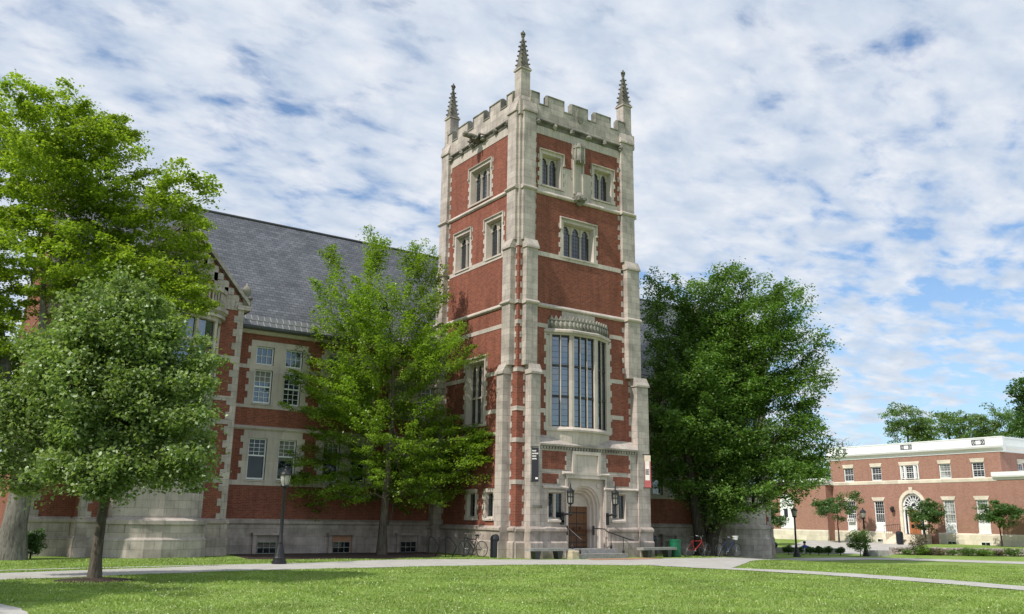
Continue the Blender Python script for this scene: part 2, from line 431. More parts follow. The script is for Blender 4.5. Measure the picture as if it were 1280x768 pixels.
strip('path', 'path', [(-45, -11.5), (-28, -5.6), (-19.7, -3.35), (-12.4, -1.45), (-9.5, -.9), (-7, .1), (-4, .2), (-1.8, -.5), (.2, -1.7), (4, -2.1), (9.3, -2.5)],
      [(-45, -14.5), (-28, -8.6), (-19.9, -6.1), (-13.4, -4.55), (-8, -4.35), (-4.5, -4.35), (-1, -5.1), (2.4, -7.0), (3.6, -9.0)], .012, 90)
strip('path_branch', 'path', [(9.3, -2.5), (16, .9), (22.6, 4.0), (29, 3.9), (32.5, 1.6), (35.4, -3.5), (39, -10), (45, -20)],
      [(3.6, -9.0), (9.2, -5.2), (14.5, -2.2), (22, 1.3), (28, 1.2), (30.2, -1.5), (32.4, -6), (40, -20)], .016, 90)
strip('footpath', 'path', [(3.0, -7.6), (3.6, -9.4), (4.6, -11.2), (5.0, -14), (4.9, -16.9), (4.4, -19), (2.5, -26), (-2, -40)],
      [(1.6, -6.6), (2.4, -9.4), (3.1, -12.3), (3.3, -15), (3.1, -17.8), (2.8, -19.8), (.9, -26), (-3.5, -40)], .020, 70)
strip('footpath_verge', 'path', [(-20.5, -12.7), (-20.3, -13.6), (-20.2, -14.6), (-20.5, -17)], [(-24, -12.0), (-24, -13.5), (-24, -15), (-24, -17)], .012, 14)
strip('side_path', 'path', [(-45, -6.5), (-28, -3.6), (-19.6, -1.75), (-14, -1.1), (-10.1, -.9), (-8.2, -.95)], [(-45, -7.1), (-28, -4.1), (-19.7, -2.2), (-14, -1.5), (-10.1, -1.35), (-8.2, -1.3)], .008, 40, 3)
strip('mulch_bed', 'mulch', [(-10.3, 6.7), (-7, 6.7), (-3.5, 6.7), (-.8, 6.7)], [(-10.9, 2.3), (-7.5, 1.3), (-4.2, 1.2), (-2.2, 2.6), (-1.0, 4.2)], .010, 30, 6)
strip('brick_paving', 'terracotta', [(2.6, -1.7), (4, -1.75), (6.2, -1.7)], [(2.3, -2.6), (4, -2.75), (6.4, -2.6)], .024, 14, 4)
strip('plaza', 'path', [(31.0, 10.6), (40, 17.5), (48, 23), (55.6, 27)], [(37.6, 6.0), (43, 7.6), (50, 11.2), (56.3, 13.2)], .014, 40, 10)

def inside(poly, x, y):
    c = np.zeros(len(x), bool); n = len(poly); j = n - 1
    for i in range(n):
        xi, yi = poly[i]; xj, yj = poly[j]
        m = ((yi > y) != (yj > y)) & (x < (xj - xi) * (y - yi) / (yj - yi + 1e-12) + xi)
        c ^= m; j = i
    return c
def grass():
    fwd = np.array([.567, .823]); rt = np.array([.823, -.567])
    n = 330000
    D = 13 + 37 * rng.random(n) ** 1.5
    lat = (rng.random(n) * 2 - 1) * (D * .62 + 1.5)
    x = CAM[0] + fwd[0] * D + rt[0] * lat; y = CAM[1] + fwd[1] * D + rt[1] * lat
    keep = (y < 1.5) | ((x < -11) & (y < 4)) | (x > 18)
    keep &= ~((x > -.4) & (x < 9.5) & (y > -1.7)) & (y < 6.5)
    for p in PATHS: keep &= ~inside(p, x, y)
    x, y, D = x[keep], y[keep], D[keep]; n = len(x)
    h = (.022 + .026 * rng.random(n)) * (1 + .35 * np.sin(x * 1.7 + np.sin(y * 1.3) * 2)) ; w = (.010 + .010 * rng.random(n)) * (.7 + D / 40)
    a = rng.random(n) * 6.283; z = gz(x, y)
    lx, ly = rng.normal(0, .025, n), rng.normal(0, .025, n)
    v = np.empty((n, 3, 3))
    v[:, 0] = np.c_[x - np.cos(a) * w, y - np.sin(a) * w, z - .004]; v[:, 1] = np.c_[x + np.cos(a) * w, y + np.sin(a) * w, z - .004]; v[:, 2] = np.c_[x + lx, y + ly, z + h]
    o = numpy_mesh('grass', v.reshape(-1, 3), np.arange(n * 3).reshape(-1, 3), 'grass_blade', tri=True)
    tag(o, 'short mown green grass blades covering the lawns', 'grass', kind='stuff')
grass()
def leaf_quads(P, size, up_bias=.6, seed=0, aspect=.55):
    r = np.random.default_rng(seed); n = len(P)
    nrm = r.normal(0, 1, (n, 3)); nrm[:, 2] = np.abs(nrm[:, 2]) * .6 + up_bias * 1.6; nrm /= np.linalg.norm(nrm, axis=1)[:, None]
    a = r.normal(0, 1, (n, 3)); a -= (a * nrm).sum(1)[:, None] * nrm; a /= np.linalg.norm(a, axis=1)[:, None]
    a[:, 2] -= .25; a /= np.linalg.norm(a, axis=1)[:, None]
    b = np.cross(nrm, a)
    s = size * (.6 + .8 * r.random(n))[:, None]; w = s * aspect
    v = np.empty((n, 4, 3)); fold = nrm * (w * .28)
    v[:, 0] = P - a * s * .5; v[:, 1] = P + b * w * .5 + fold; v[:, 2] = P + a * s * .5; v[:, 3] = P - b * w * .5 + fold
    return v.reshape(-1, 3), np.arange(n * 4).reshape(-1, 4)
def clover():
    n = 2600; fwd = np.array([.567, .823]); rt = np.array([.823, -.567])
    D = 14 + 22 * rng.random(n) ** 1.4; k = rng.integers(0, 34, n); cl = rng.random(34) * 2 - 1
    lat = (cl[k] + rng.normal(0, .09, n)) * (D * .62)
    x = CAM[0] + fwd[0] * D + rt[0] * lat; y = CAM[1] + fwd[1] * D + rt[1] * lat
    keep = y < -3.5
    for p in PATHS: keep &= ~inside(p, x, y)
    P = np.c_[x, y, gz(x, y) + .05 + .02 * rng.random(n)][keep]; v, q_ = leaf_quads(P, .024, .6, 5, .9)
    tag(numpy_mesh('clover', v, q_, 'clover'), 'tiny pale clover heads and dandelions scattered in the lawn', 'clover', kind='stuff')
clover()

# ------------------------------------------------------------------ brick hall with the tower
hall = empty('college_hall', (0, 0, 0), 'red brick and limestone gothic hall with a tall square battlemented tower', 'building')
TW, TD = 7.3, 7.4
FRONT = Fr((0, 0, 0), (1, 0, 0), (0, -1, 0)); LEFT = Fr((0, 0, 0), (0, 1, 0), (-1, 0, 0))
RIGHT = Fr((TW, 0, 0), (0, 1, 0), (1, 0, 0)); BACK = Fr((0, TD, 0), (1, 0, 0), (0, 1, 0))
SIDES = ((FRONT, TW), (LEFT, TD), (RIGHT, TD), (BACK, TW))

def holed(mb, fr, u0, u1, z0, z1, holes, n=0.0, depth=.5):
    us = sorted({u0, u1, *[h[0] for h in holes], *[h[1] for h in holes]}); zs = sorted({z0, z1, *[h[2] for h in holes], *[h[3] for h in holes]})
    for i in range(len(us) - 1):
        for j in range(len(zs) - 1):
            a, b, c, d = us[i], us[i + 1], zs[j], zs[j + 1]; mu, mz = (a + b) / 2, (c + d) / 2
            if any(h[0] < mu < h[1] and h[2] < mz < h[3] for h in holes): continue
            mb.face(fr.P(a, n, c), fr.P(b, n, c), fr.P(b, n, d), fr.P(a, n, d))
    for h in holes:
        a, b, c, d = h[:4]
        for q in (((a, c), (b, c)), ((b, c), (b, d)), ((b, d), (a, d)), ((a, d), (a, c))):
            (p, r), (s_, t_) = q
            mb.face(fr.P(p, n, r), fr.P(s_, n, t_), fr.P(s_, n - depth, t_), fr.P(p, n - depth, r))
def teeth(mb, fr, u, d, z0, z1, base, tooth, n1, n0=-.05, h=.27, start=0):
    """quoin blocks along a vertical edge at u, toothed towards direction d"""
    k = max(1, round((z1 - z0) / h)); h = (z1 - z0) / k
    for i in range(k):
        w = base + (tooth if (i + start) % 2 == 0 else 0)
        a, b = (u, u + d * w) if d > 0 else (u + d * w, u)
        mb.box(fr, a, b, n0, n1, z0 + i * h, z0 + (i + 1) * h)
def arch_fill(mb, fr, u0, u1, zs, zt, n0, n1, pointed=True, steps=7):
    """stone between a light's arched head (springing zs, crown below zt) and its square top"""
    c = (u0 + u1) / 2; hw = (u1 - u0) / 2; rise = zt - zs - .03
    pts = []
    for i in range(steps + 1):
        t = i / steps; x = -hw + t * hw
        yy = rise * math.sqrt(max(0, 1 - ((-x) / hw) ** (1.5 if pointed else 2))) if hw else 0
        if pointed: yy = rise * (1 - (abs(x) / hw) ** 2.3)
        pts.append((x, yy))
    for i in range(steps):
        for sgn in (-1, 1):
            (x0, y0), (x1, y1) = pts[i], pts[i + 1]
            mb.slab(fr, [(c - sgn * x0, zs + y0), (c - sgn * x1, zs + y1), (c - sgn * x1, zt), (c - sgn * x0, zt)], n0, n1)
def stone_window(fr, u0, u1, z0, z1, lights, parent, depth=.30, jamb=.11, surround=.13, label='', mull=.085, arched=True, transom=None, glassmat='lead_glass', hood=True, grid=(.17, .2), toothed=True):
    """opening u0..u1 z0..z1 (cut in the wall) with stone frame, mullions, tracery heads, leaded panes"""
    m = MB()
    # splayed jambs, sill, head inside the opening
    iu0, iu1, iz0, iz1 = u0 + jamb, u1 - jamb, z0 + .14, z1 - .12
    for a, b in ((u0, iu0), (u1, iu1)):
        m.prism([fr.P(a, .035, z0), fr.P(a + (b - a) * .35, .035, z0), fr.P(b, -depth, z0), fr.P(a, -depth, z0)], [fr.P(a, .035, z1), fr.P(a + (b - a) * .35, .035, z1), fr.P(b, -depth, z1), fr.P(a, -depth, z1)])
    m.run(fr, [(.07, z0 - .06), (.07, z0 + .02), (-depth + .002, iz0), (-depth + .002, z0 - .06)], u0 + .002, u1 - .002)
    m.run(fr, [(.037, z1 - .05), (.037, z1), (-depth + .003, z1), (-depth + .003, iz1)], u0 + .002, u1 - .002)
    # surround blocks proud of the wall
    if surround:
        if toothed:
            teeth(m, fr, u0, -1, z0 - .05, z1 + .10, surround, .10, .03, h=.24); teeth(m, fr, u1, 1, z0 - .05, z1 + .10, surround, .10, .03, h=.24)
        else:
            m.box(fr, u0 - surround, u0, -.05, .03, z0 - .05, z1 + .1); m.box(fr, u1, u1 + surround, -.05, .03, z0 - .05, z1 + .1)
        m.box(fr, u0, u1, -.05, .028, z1, z1 + .12)
    if hood:
        hz = z1 + .12
        m.run(fr, [(.0, hz), (.11, hz), (.12, hz + .04), (.03, hz + .10), (0, hz + .10)], u0 - surround - .04, u1 + surround + .04)
        for a in (u0 - surround - .041, u1 + surround - .019):
            m.box(fr, a, a + .06, 0, .10, hz - .5, hz - .001); m.box(fr, a - .025, a + .085, 0, .12, hz - .58, hz - .5)
    # lights
    wl = (iu1 - iu0 - mull * (lights - 1)) / lights
    nf = -depth + .10
    for i in range(1, lights):
        a = iu0 + i * wl + (i - 1) * mull
        m.prism([fr.P(a, -depth, iz0), fr.P(a + mull * .25, nf, iz0), fr.P(a + mull * .75, nf, iz0), fr.P(a + mull, -depth, iz0)], [fr.P(a, -depth, iz1), fr.P(a + mull * .25, nf, iz1), fr.P(a + mull * .75, nf, iz1), fr.P(a + mull, -depth, iz1)])
    if arched:
        for i in range(lights):
            a = iu0 + i * (wl + mull); ah = wl * .72
            zsz = iz1 - .06 - ah
            arch_fill(m, fr, a, a + wl, zsz, iz1, -depth, nf - .03)
            # cusps
            for sgn, e in ((1, a), (-1, a + wl)):
                m.slab(fr, [(e, zsz + .02), (e + sgn * wl * .2, zsz + .12), (e, zsz + .2)], -depth, nf - .04)
    if transom:
        m.box(fr, iu0, iu1, -depth, nf - .01, transom - .04, transom + .04)
    o = m.build('window', 'trim_stone', parent)
    if label: o['label'] = label
    g = MB(); g.box(fr, iu0 - .02, iu1 + .02, -depth - .05, -depth - .005, iz0 - .02, iz1 + .02); g.build('pane', glassmat, o)
    # leading
    if grid:
        l = MB(); nb = -depth - .004
        for i in range(lights):
            a = iu0 + i * (wl + mull)
            for k in range(1, max(2, round((iz1 - iz0) / grid[1]))):
                z = iz0 + (iz1 - iz0) * k / max(2, round((iz1 - iz0) / grid[1])); l.box(fr, a, a + wl, nb, nb + .012, z - .006, z + .006)
            for k in range(1, max(2, round(wl / grid[0]))):
                uu = a + wl * k / max(2, round(wl / grid[0])); l.box(fr, uu - .006, uu + .006, nb, nb + .010, iz0, iz1)
        l.build('leading', 'lead', o)
    return o

# ---- tower walls
fholes = [(2.60, 4.60, 14.12, 15.95), (1.28, 2.50, 17.55, 19.25), (4.60, 5.82, 17.55, 19.25)]
lholes = [(2.55, 4.45, 17.42, 19.35), (4.35, 5.78, 14.12, 16.10), (1.42, 2.85, 14.12, 16.10), (2.70, 4.35, 5.95, 9.12), (3.25, 3.98, 1.62, 2.88), (1.72, 2.42, 1.62, 2.88)]
mb = MB()
holed(mb, FRONT, 0, TW, 1.2, 20.3, fholes + [(2.45, 5.0, 1.2, 3.7)]); holed(mb, LEFT, 0, TD, 1.2, 20.3, lholes)
holed(mb, RIGHT, 0, TD, 1.2, 20.3, []); holed(mb, BACK, 0, TW, 8, 20.3, [])
mb.build('tower_wall', 'brick', hall)
# ---- buttresses
def buttress(fr, u0, u1, stages, low=True):
    """stages: list of (z0,z1,u0,u1,proj); set-off slopes join them"""
    m = MB()
    sg = 1 if u1 > u0 else -1
    for i, (z0, z1, a, b, p) in enumerate(stages):
        uu0, uu1 = u0 + sg * a, u0 + sg * b
        lo, hi = min(uu0, uu1), max(uu0, uu1)
        pn = stages[i + 1][4] if i + 1 < len(stages) else .02
        m.run(fr, [(-.3, z0), (p, z0), (p, z1), (-.3, z1)], lo, hi)
        # weathered set-off with drip
        hs = .48 if i + 1 < len(stages) else .85
        m.run(fr, [(-.2, z1), (p + .07, z1), (p + .07, z1 + .09), (pn, z1 + hs), (-.2, z1 + hs)], lo - .05, hi + .05)
    return m
STG = [(1.2, 8.1, .47, 1.0, .45), (8.5, 14.1, .24, .90, .30), (14.5, 21.1, .10, .82, .18)]
STR = [(1.2, 8.1, -.36, .40, .45), (8.5, 14.1, -.06, .76, .30), (14.5, 21.1, .08, .92, .18)]
for fr, ln in SIDES:
    for u0, sg in ((0, 1), (ln, -1)):
        st = STR if (fr is FRONT and sg < 0) else STG
        if fr is BACK: st = [(8, 8.1) + STG[0][2:]] + STG[1:]
        m = buttress(fr, u0, u0 + sg, st)
        (_, _, a1, e1, _), (_, _, a2, e2, _), (_, _, a3, e3, _) = st
        for z0, z1, st_, a, e in ((1.3, 8.1, 0, a1, e1), (8.5, 11.35, 1, a2, e2), (11.6, 14.1, 0, a2, e2), (14.9, 17.0, 1, a3, e3), (17.3, 20.2, 0, a3, e3)):
            if fr is BACK and z0 < 8: continue
            teeth(m, fr, u0 + sg * (e - .03), sg, z0, z1, .05, .14, .022, h=.27, start=st_)
            if z0 < 14 and a > 0: teeth(m, fr, u0 + sg * (a + .03), -sg, z0, z1, .05, .10, .024, h=.27, start=st_)
        bt_ = m.build('buttress', 'stone', hall)
        for z, p, a, e in ((11.38, .30, a2, e2), (17.05, .18, a3, e3)):
            q = MB(); lo, hi = sorted((u0 + sg * a, u0 + sg * e))
            q.run(fr, [(-.1, z), (p + .03, z), (p + .10, z + .06), (p + .10, z + .12), (p, z + .2), (-.1, z + .2)], lo - .07, hi + .07)
            q.build('drip_course', 'trim_stone', bt_)
# corner infill above 14.4 and stone bands across the exposed brick corner
for x, y in ((0, 0), (TW, 0), (0, TD), (TW, TD)):
    sx, sy = (1 if x == 0 else -1), (1 if y == 0 else -1)
    def cb(e, z0, z1, ln=.55):
        x0, x1 = sorted((x - sx * e, x + sx * ln)); y0, y1 = sorted((y - sy * e, y + sy * ln))
        m = MB(); m.box(WORLD, x0, x1, y0, y1, z0, z1); m.build('corner_pier' if ln == .55 and z0 > 14 else 'corner_band', 'stone', hall)
    cb(.035, 14.2, 21.5)
    if y == 0:
        for z in (8.2, 6.42, 5.0, 10.42, 3.15): cb(.03, z, z + .2)
        cb(.07, 11.4, 11.56)
# ---- string courses and plain bands between the buttresses
m = MB()
for fr, ln in SIDES:
    for z in (11.38, 17.05):
        m.run(fr, [(-.05, z), (.05, z), (.11, z + .06), (.11, z + .11), (.02, z + .22), (-.05, z + .22)], .8, ln - .8)
    m.box(fr, .8, ln - .8, -.05, .022, 13.92, 14.14)
    m.box(fr, .8, ln - .8, -.05, .025, 20.2, 20.62)
    for z in (10.42, 8.2, 6.42):
        if fr is FRONT: m.box(fr, .9, 1.72, -.05, .02, z, z + .2); m.box(fr, 5.55, TW - .9, -.05, .02, z, z + .2)
        elif fr is LEFT and z in (8.2, 6.42): m.box(fr, 1.0, 2.5, -.05, .02, z, z + .2); m.box(fr, 4.55, TD - .9, -.05, .02, z, z + .2)
        elif fr is not BACK: m.box(fr, .9, ln - .9, -.05, .02, z, z + .2)
    if fr in (LEFT, RIGHT): m.run(fr, [(-.05, 5.36), (.04, 5.36), (.10, 5.42), (.10, 5.47), (.0, 5.56), (-.05, 5.56)], 1.1, TD - .5)
# stone field beside the paired top windows
m.box(FRONT, 2.66, 3.17, -.05, .019, 17.27, 18.75); m.box(FRONT, 3.97, 4.44, -.05, .019, 17.27, 18.75)
m.box(FRONT, 1.1, 6.2, -.05, .016, 17.27, 17.47)
m.build('string_course', 'trim_stone', hall)
# ---- windows of the tower
stone_window(FRONT, *fholes[0], 3, hall); stone_window(FRONT, *fholes[1], 2, hall); stone_window(FRONT, *fholes[2], 2, hall)
stone_window(LEFT, *lholes[0], 3, hall); stone_window(LEFT, *lholes[1], 2, hall); stone_window(LEFT, *lholes[2], 2, hall)
stone_window(LEFT, *lholes[3], 3, hall, transom=7.35, mull=.09)
stone_window(LEFT, *lholes[4], 1, hall, hood=False, jamb=.07, depth=.13, arched=False); stone_window(LEFT, *lholes[5], 1, hall, hood=False, jamb=.07, depth=.13, arched=False)
# ---- niche with canopy and carved corbel
m = MB()
m.box(FRONT, 3.18, 3.96, -.05, .05, 17.3, 20.2)
m.box(FRONT, 3.24, 3.34, .05, .12, 17.5, 19.3); m.box(FRONT, 3.80, 3.90, .05, .12, 17.5, 19.3)
m.build('niche', 'trim_stone', hall)
m = MB()
cxn = FRONT.P(3.57, .10, 0)
m.lathe((cxn.x, cxn.y, 19.15), [(.20, 0), (.33, .1), (.34, .2), (.30, .22), (.30, .78), (.35, .8), (.35, .9), (.29, .95), (.27, 1.05)], 8, R(22.5))
for k in range(8):
    a = R(22.5 + 45 * k); m.tube([(cxn.x + .32 * math.cos(a), cxn.y + .32 * math.sin(a), 19.1), (cxn.x + .32 * math.cos(a), cxn.y + .32 * math.sin(a), 20.2)], .03, 5)
m.build('niche_canopy', 'carved_stone', hall)
m = MB(); m.blob((cxn.x, cxn.y - .06, 17.22), (.33, .26, .27), 4, 3, .4); m.blob((cxn.x - .15, cxn.y - .2, 17.2), (.13, .12, .14), 5, 2, .4); m.blob((cxn.x + .16, cxn.y - .2, 17.26), (.13, .12, .14), 6, 2, .4)
m.build('niche_corbel', 'carved_stone', hall)
# ---- cornice with bosses, parapet, battlements
m = MB(); bs = MB()
for fr, ln in SIDES:
    m.run(fr, [(-.1, 20.62), (.03, 20.62), (.06, 20.70), (.05, 20.78), (.16, 20.86), (.16, 20.92), (-.1, 20.92)], .5, ln - .5)
    for k in range(6):
        u = .95 + (ln - 1.9) * k / 5; p = fr.P(u, .13, 20.74)
        bs.blob(p, (.14, .14, .13), k + 3, 2, .5)
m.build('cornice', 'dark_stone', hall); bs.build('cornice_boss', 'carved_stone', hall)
m = MB(); cp = MB()
for fr, ln in SIDES:
    e = 1 if fr in (FRONT, BACK) else 0
    m.box(fr, -.10 if e else .22, ln + .10 if e else ln - .22, -.22, .10, 20.921, 21.72)
    a, b = .58, ln - .58; sp = b - a; sc = sp / 6.42
    u = a; segs = [('m', .46), ('g', .62), ('m', 1.01), ('g', .62), ('m', 1.0), ('g', .62), ('m', 1.01), ('g', .62), ('m', .46)]
    for t, w in segs:
        w *= sc
        if t == 'm':
            m.box(fr, u, u + w, -.20, .098, 21.72, 22.28)
            cp.run(fr, [(-.25, 22.28), (.14, 22.28), (.14, 22.33), (-.05, 22.42), (-.25, 22.33)], u - .04, u + w + .04)
            for uu in (u - .045, u + w + .005): cp.box(fr, uu, uu + .04, -.24, .13, 21.8, 22.279)
        else:
            cp.run(fr, [(-.25, 21.72), (.14, 21.72), (.14, 21.77), (-.05, 21.84), (-.25, 21.77)], u, u + w)
        u += w
m.build('parapet', 'stone', hall); cp.build('coping', 'carved_stone', hall)
m = MB()
uc = TW / 2
m.slab(FRONT, [(uc - .22, 22.2), (uc - .22, 21.72), (uc - .16, 21.52), (uc, 21.40), (uc + .16, 21.52), (uc + .22, 21.72), (uc + .22, 22.2)], .099, .16)
m.build('shield', 'carved_stone', hall)
m = MB(); m.face((.3, .3, 20.9), (TW - .3, .3, 20.9), (TW - .3, TD - .3, 20.9), (.3, TD - .3, 20.9)); m.build('tower_roof', 'lead', hall)
# gargoyle on the left face
m = MB()
p0 = LEFT.P(3.55, .1, 20.78)
m.tube([p0, p0 + Vector((-.25, 0, .05)), p0 + Vector((-.55, 0, .12)), p0 + Vector((-.85, 0, .10)), p0 + Vector((-1.0, 0, .02))], [.18, .2, .15, .13, .06], 8)
m.blob(p0 + Vector((-.9, 0, .13)), (.16, .13, .12), 3, 2, .4)
for s_ in (-1, 1):
    m.tube([p0 + Vector((-.3, s_ * .15, 0)), p0 + Vector((-.45, s_ * .25, -.15)), p0 + Vector((-.6, s_ * .22, -.1))], [.08, .06, .04], 6)
    m.tube([p0 + Vector((-.1, s_ * .1, .1)), p0 + Vector((-.3, s_ * .45, .15)), p0 + Vector((-.15, s_ * .75, .02))], [.09, .07, .02], 6)
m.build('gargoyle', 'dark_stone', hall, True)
# ---- pinnacles
for x, y in ((.28, .28), (TW - .28, .28), (.28, TD - .28), (TW - .28, TD - .28)):
    m = MB()
    h = .275
    m.box(WORLD, x - h, x + h, y - h, y + h, 20.95, 23.42)
    m.box(WORLD, x - h - .06, x + h + .06, y - h - .06, y + h + .06, 23.42, 23.5)
    o = m.build('pinnacle', 'stone', hall)
    m = MB()
    m.lathe((x, y, 23.5), [(.40, 0), (.42, .06), (.34, .14), (.31, .2), (.07, 1.75), (.05, 1.8), (.10, 1.84), (.10, 1.9), (.045, 1.95), (.04, 2.2)], 4, R(45))
    m.box(WORLD, x - .13, x + .13, y - .04, y + .04, 25.47, 25.56); m.box(WORLD, x - .041, x + .041, y - .13, y + .13, 25.475, 25.555)
    for k in range(6):
        t = (k + .35) / 6; r = .31 + (.07 - .31) * t; z = 23.7 + 1.55 * t
        for c_ in range(4):
            a = R(45 + 90 * c_); m.blob((x + (r + .035) * math.cos(a), y + (r + .035) * math.sin(a), z), (.06, .06, .055), k * 4 + c_, 1, .4)
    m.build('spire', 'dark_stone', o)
# ---- bay window of the tower front
BU = [1.82, 2.84, 4.32, 5.34]; BN = [.0, .38, .38, .0]
def bay_pt(k, z, dn=0.0):
    return FRONT.P(BU[k], BN[k] + dn, z)
m = MB()
def bay_ring(m, z0, z1, o0, o1, side=0.0):
    """ring of the bay's plan between two levels with outward offsets"""
    lo = [FRONT.P(BU[0] - o0 - side, -.1, z0), FRONT.P(BU[0] - o0 - side, .0, z0), FRONT.P(BU[1] - o0 * .4, BN[1] + o0, z0), FRONT.P(BU[2] + o0 * .4, BN[2] + o0, z0), FRONT.P(BU[3] + o0 + side, .0, z0), FRONT.P(BU[3] + o0 + side, -.1, z0)]
    hi = [FRONT.P(BU[0] - o1 - side, -.1, z1), FRONT.P(BU[0] - o1 - side, .0, z1), FRONT.P(BU[1] - o1 * .4, BN[1] + o1, z1), FRONT.P(BU[2] + o1 * .4, BN[2] + o1, z1), FRONT.P(BU[3] + o1 + side, .0, z1), FRONT.P(BU[3] + o1 + side, -.1, z1)]
    m.prism(lo, hi)
bay_ring(m, 5.0, 5.62, .02, .10, .05)
bay_ring(m, 5.62, 5.70, .20, .22, .06); bay_ring(m, 5.70, 5.82, .22, .12, .06)
bay_ring(m, 10.14, 10.24, .10, .13, .05); bay_ring(m, 10.24, 10.34, .24, .26, .06); bay_ring(m, 10.34, 10.42, .26, .12, .06)
m.box(FRONT, 1.62, 1.80, -.05, .04, 5.7, 10.1); m.box(FRONT, 5.36, 5.54, -.05, .04, 5.7, 10.1)
teeth(m, FRONT, 1.63, -1, 5.7, 10.2, .02, .1, .028, h=.3); teeth(m, FRONT, 5.53, 1, 5.7, 10.2, .02, .1, .028, h=.3)
m.box(FRONT, 2.55, 4.6, -.05, .03, 10.9, 11.37)
bay = m.build('bay_window', 'trim_stone', hall)
m = MB()   # carved openwork parapet
bay_ring(m, 10.42, 10.86, .06, .06, .05)
for k in range(3):
    a, b = FRONT.P(BU[k] - (0.05 if k == 0 else 0), BN[k] + .07, 0), FRONT.P(BU[k + 1] + (.05 if k == 2 else 0), BN[k + 1] + .07, 0)
    d = (b - a); ln = d.length; d.normalize(); nn = Vector((d.y, -d.x, 0)); fr = Fr(a, d, nn)
    cnt = max(3, round(ln / .21))
    for i in range(cnt):
        u = ln * (i + .5) / cnt; w = ln / cnt
        m.slab(fr, [(u - w * .5, 10.84), (u + w * .5, 10.84), (u, 11.06)], -.08, .02)
        m.lathe(fr.P(u, .0, 10.48), [(.02, 0), (w * .36, .1), (w * .36, .22), (.02, .34)], 6)
m.build('bay_parapet', 'carved_stone', bay)
for k, nl in ((0, 2), (1, 3), (2, 2)):
    a, b = bay_pt(k, 0), bay_pt(k + 1, 0); d = b - a; ln = d.length; d.normalize(); nn = Vector((d.y, -d.x, 0)); fr = Fr(a, d, nn)
    m = MB(); z0, z1 = 5.8, 10.16
    m.box(fr, -.01, .115, -.10, .07, z0, z1); m.box(fr, ln - .115, ln + .01, -.10, .068, z0, z1)
    o = m.build('bay_light', 'trim_stone', bay)
    g = MB(); g.box(fr, .115, ln - .115, -.10, -.06, z0, z1); g.build('pane', 'bay_glass', o) if False else g.build('bay_pane', 'bay_glass', bay)
    s_ = MB(); wl = (ln - .23) / nl
    for i in range(1, nl):
        u = .115 + wl * i; s_.box(fr, u - .012, u + .035, -.06, .012, z0, z1)
    s_.build('bay_mullion', 'trim_stone', bay)
    l = MB()
    for zz in (5.83, 7.24, 8.68, 10.10): l.box(fr, .115, ln - .115, -.06, -.005, zz - .05, zz + .05)
    for i in range(nl):
        u = .115 + wl * i; l.box(fr, u, u + .03, -.06, .0, z0, z1)
        l.box(fr, u + wl - .045, u + wl - .02, -.06, -.02, z0, z1)
    for i in range(nl):
        for t in range(1, 16):
            zz = z0 + (z1 - z0) * t / 16; u = .115 + wl * i; l.box(fr, u + .03, u + wl - .03, -.06, -.053, zz - .006, zz + .006)
    l.build('bay_bars', 'bronze', bay)
# ---- entrance storey (stands forward between the front buttresses)
m = MB(); PN = .36; DU0, DU1 = 3.10, 4.34; DZ = .42; DN = -.36; PF0, PF1 = 2.60, 4.84
pholes = [(PF0, PF1, .2, 3.5), (1.50, 2.38, 1.60, 2.92), (5.24, 6.12, 1.60, 2.92)]
holed(m, FRONT, .9, 6.95, .0, 4.9, pholes, PN, .45)
m.run(FRONT, [(-.1, 4.86), (PN + .02, 4.86), (PN + .12, 4.92), (PN + .13, 4.98), (.02, 5.40), (-.1, 5.40)], .98, 6.92)
m.build('porch_wall', 'stone', hall)
m = MB()
for i in range(35):
    u = 1.05 + i * .166; m.box(FRONT, u, u + .08, PN - .02, PN + .11, 4.77, 4.862)
m.box(FRONT, 1.0, 6.92, PN - .03, PN + .03, 4.775, 4.861); m.build('dentil_course', 'carved_stone', hall)
m = MB()   # brick panels let into the porch
for a, b, z0, z1 in ((1.18, 2.55, 3.86, 4.68), (1.18, 2.10, 3.22, 3.66), (4.95, 6.45, 3.86, 4.68), (5.35, 6.45, 3.22, 3.66)):
    m.box(FRONT, a, b, PN - .05, PN + .012, z0, z1)
m.build('brick_panel', 'brick', hall)
m = MB()
for a, sg, z0, z1 in ((2.55, -1, 3.86, 4.68), (2.10, -1, 3.22, 3.66), (4.95, 1, 3.86, 4.68), (5.35, 1, 3.22, 3.66), (6.45, -1, 3.22, 4.68)):
    k = max(1, round((z1 - z0) / .2)); h = (z1 - z0) / k
    for i in range(0, k, 2): m.box(FRONT, *sorted((a + sg * -.004, a + sg * .09)), PN - .04, PN + .02, z0 + i * h, z0 + (i + 1) * h)
# label mould over the side windows and stepped hood over the door
for a, b in ((1.2, 2.62), (4.78, 6.9)): m.run(FRONT, [(PN, 3.02), (PN + .09, 3.02), (PN + .10, 3.07), (PN, 3.14)], a, b)
m.run(FRONT, [(PN, 3.66), (PN + .12, 3.66), (PN + .13, 3.72), (PN, 3.80)], 2.3, 2.93); m.run(FRONT, [(PN, 3.66), (PN + .12, 3.66), (PN + .13, 3.72), (PN, 3.80)], 4.47, 5.1)
m.box(FRONT, 2.50, 2.60, PN - .02, PN + .05, .9, 3.66); m.box(FRONT, 4.84, 4.94, PN - .02, PN + .05, .9, 3.66)
m.box(FRONT, 2.60, 4.84, PN - .02, PN + .045, 3.5, 3.662)
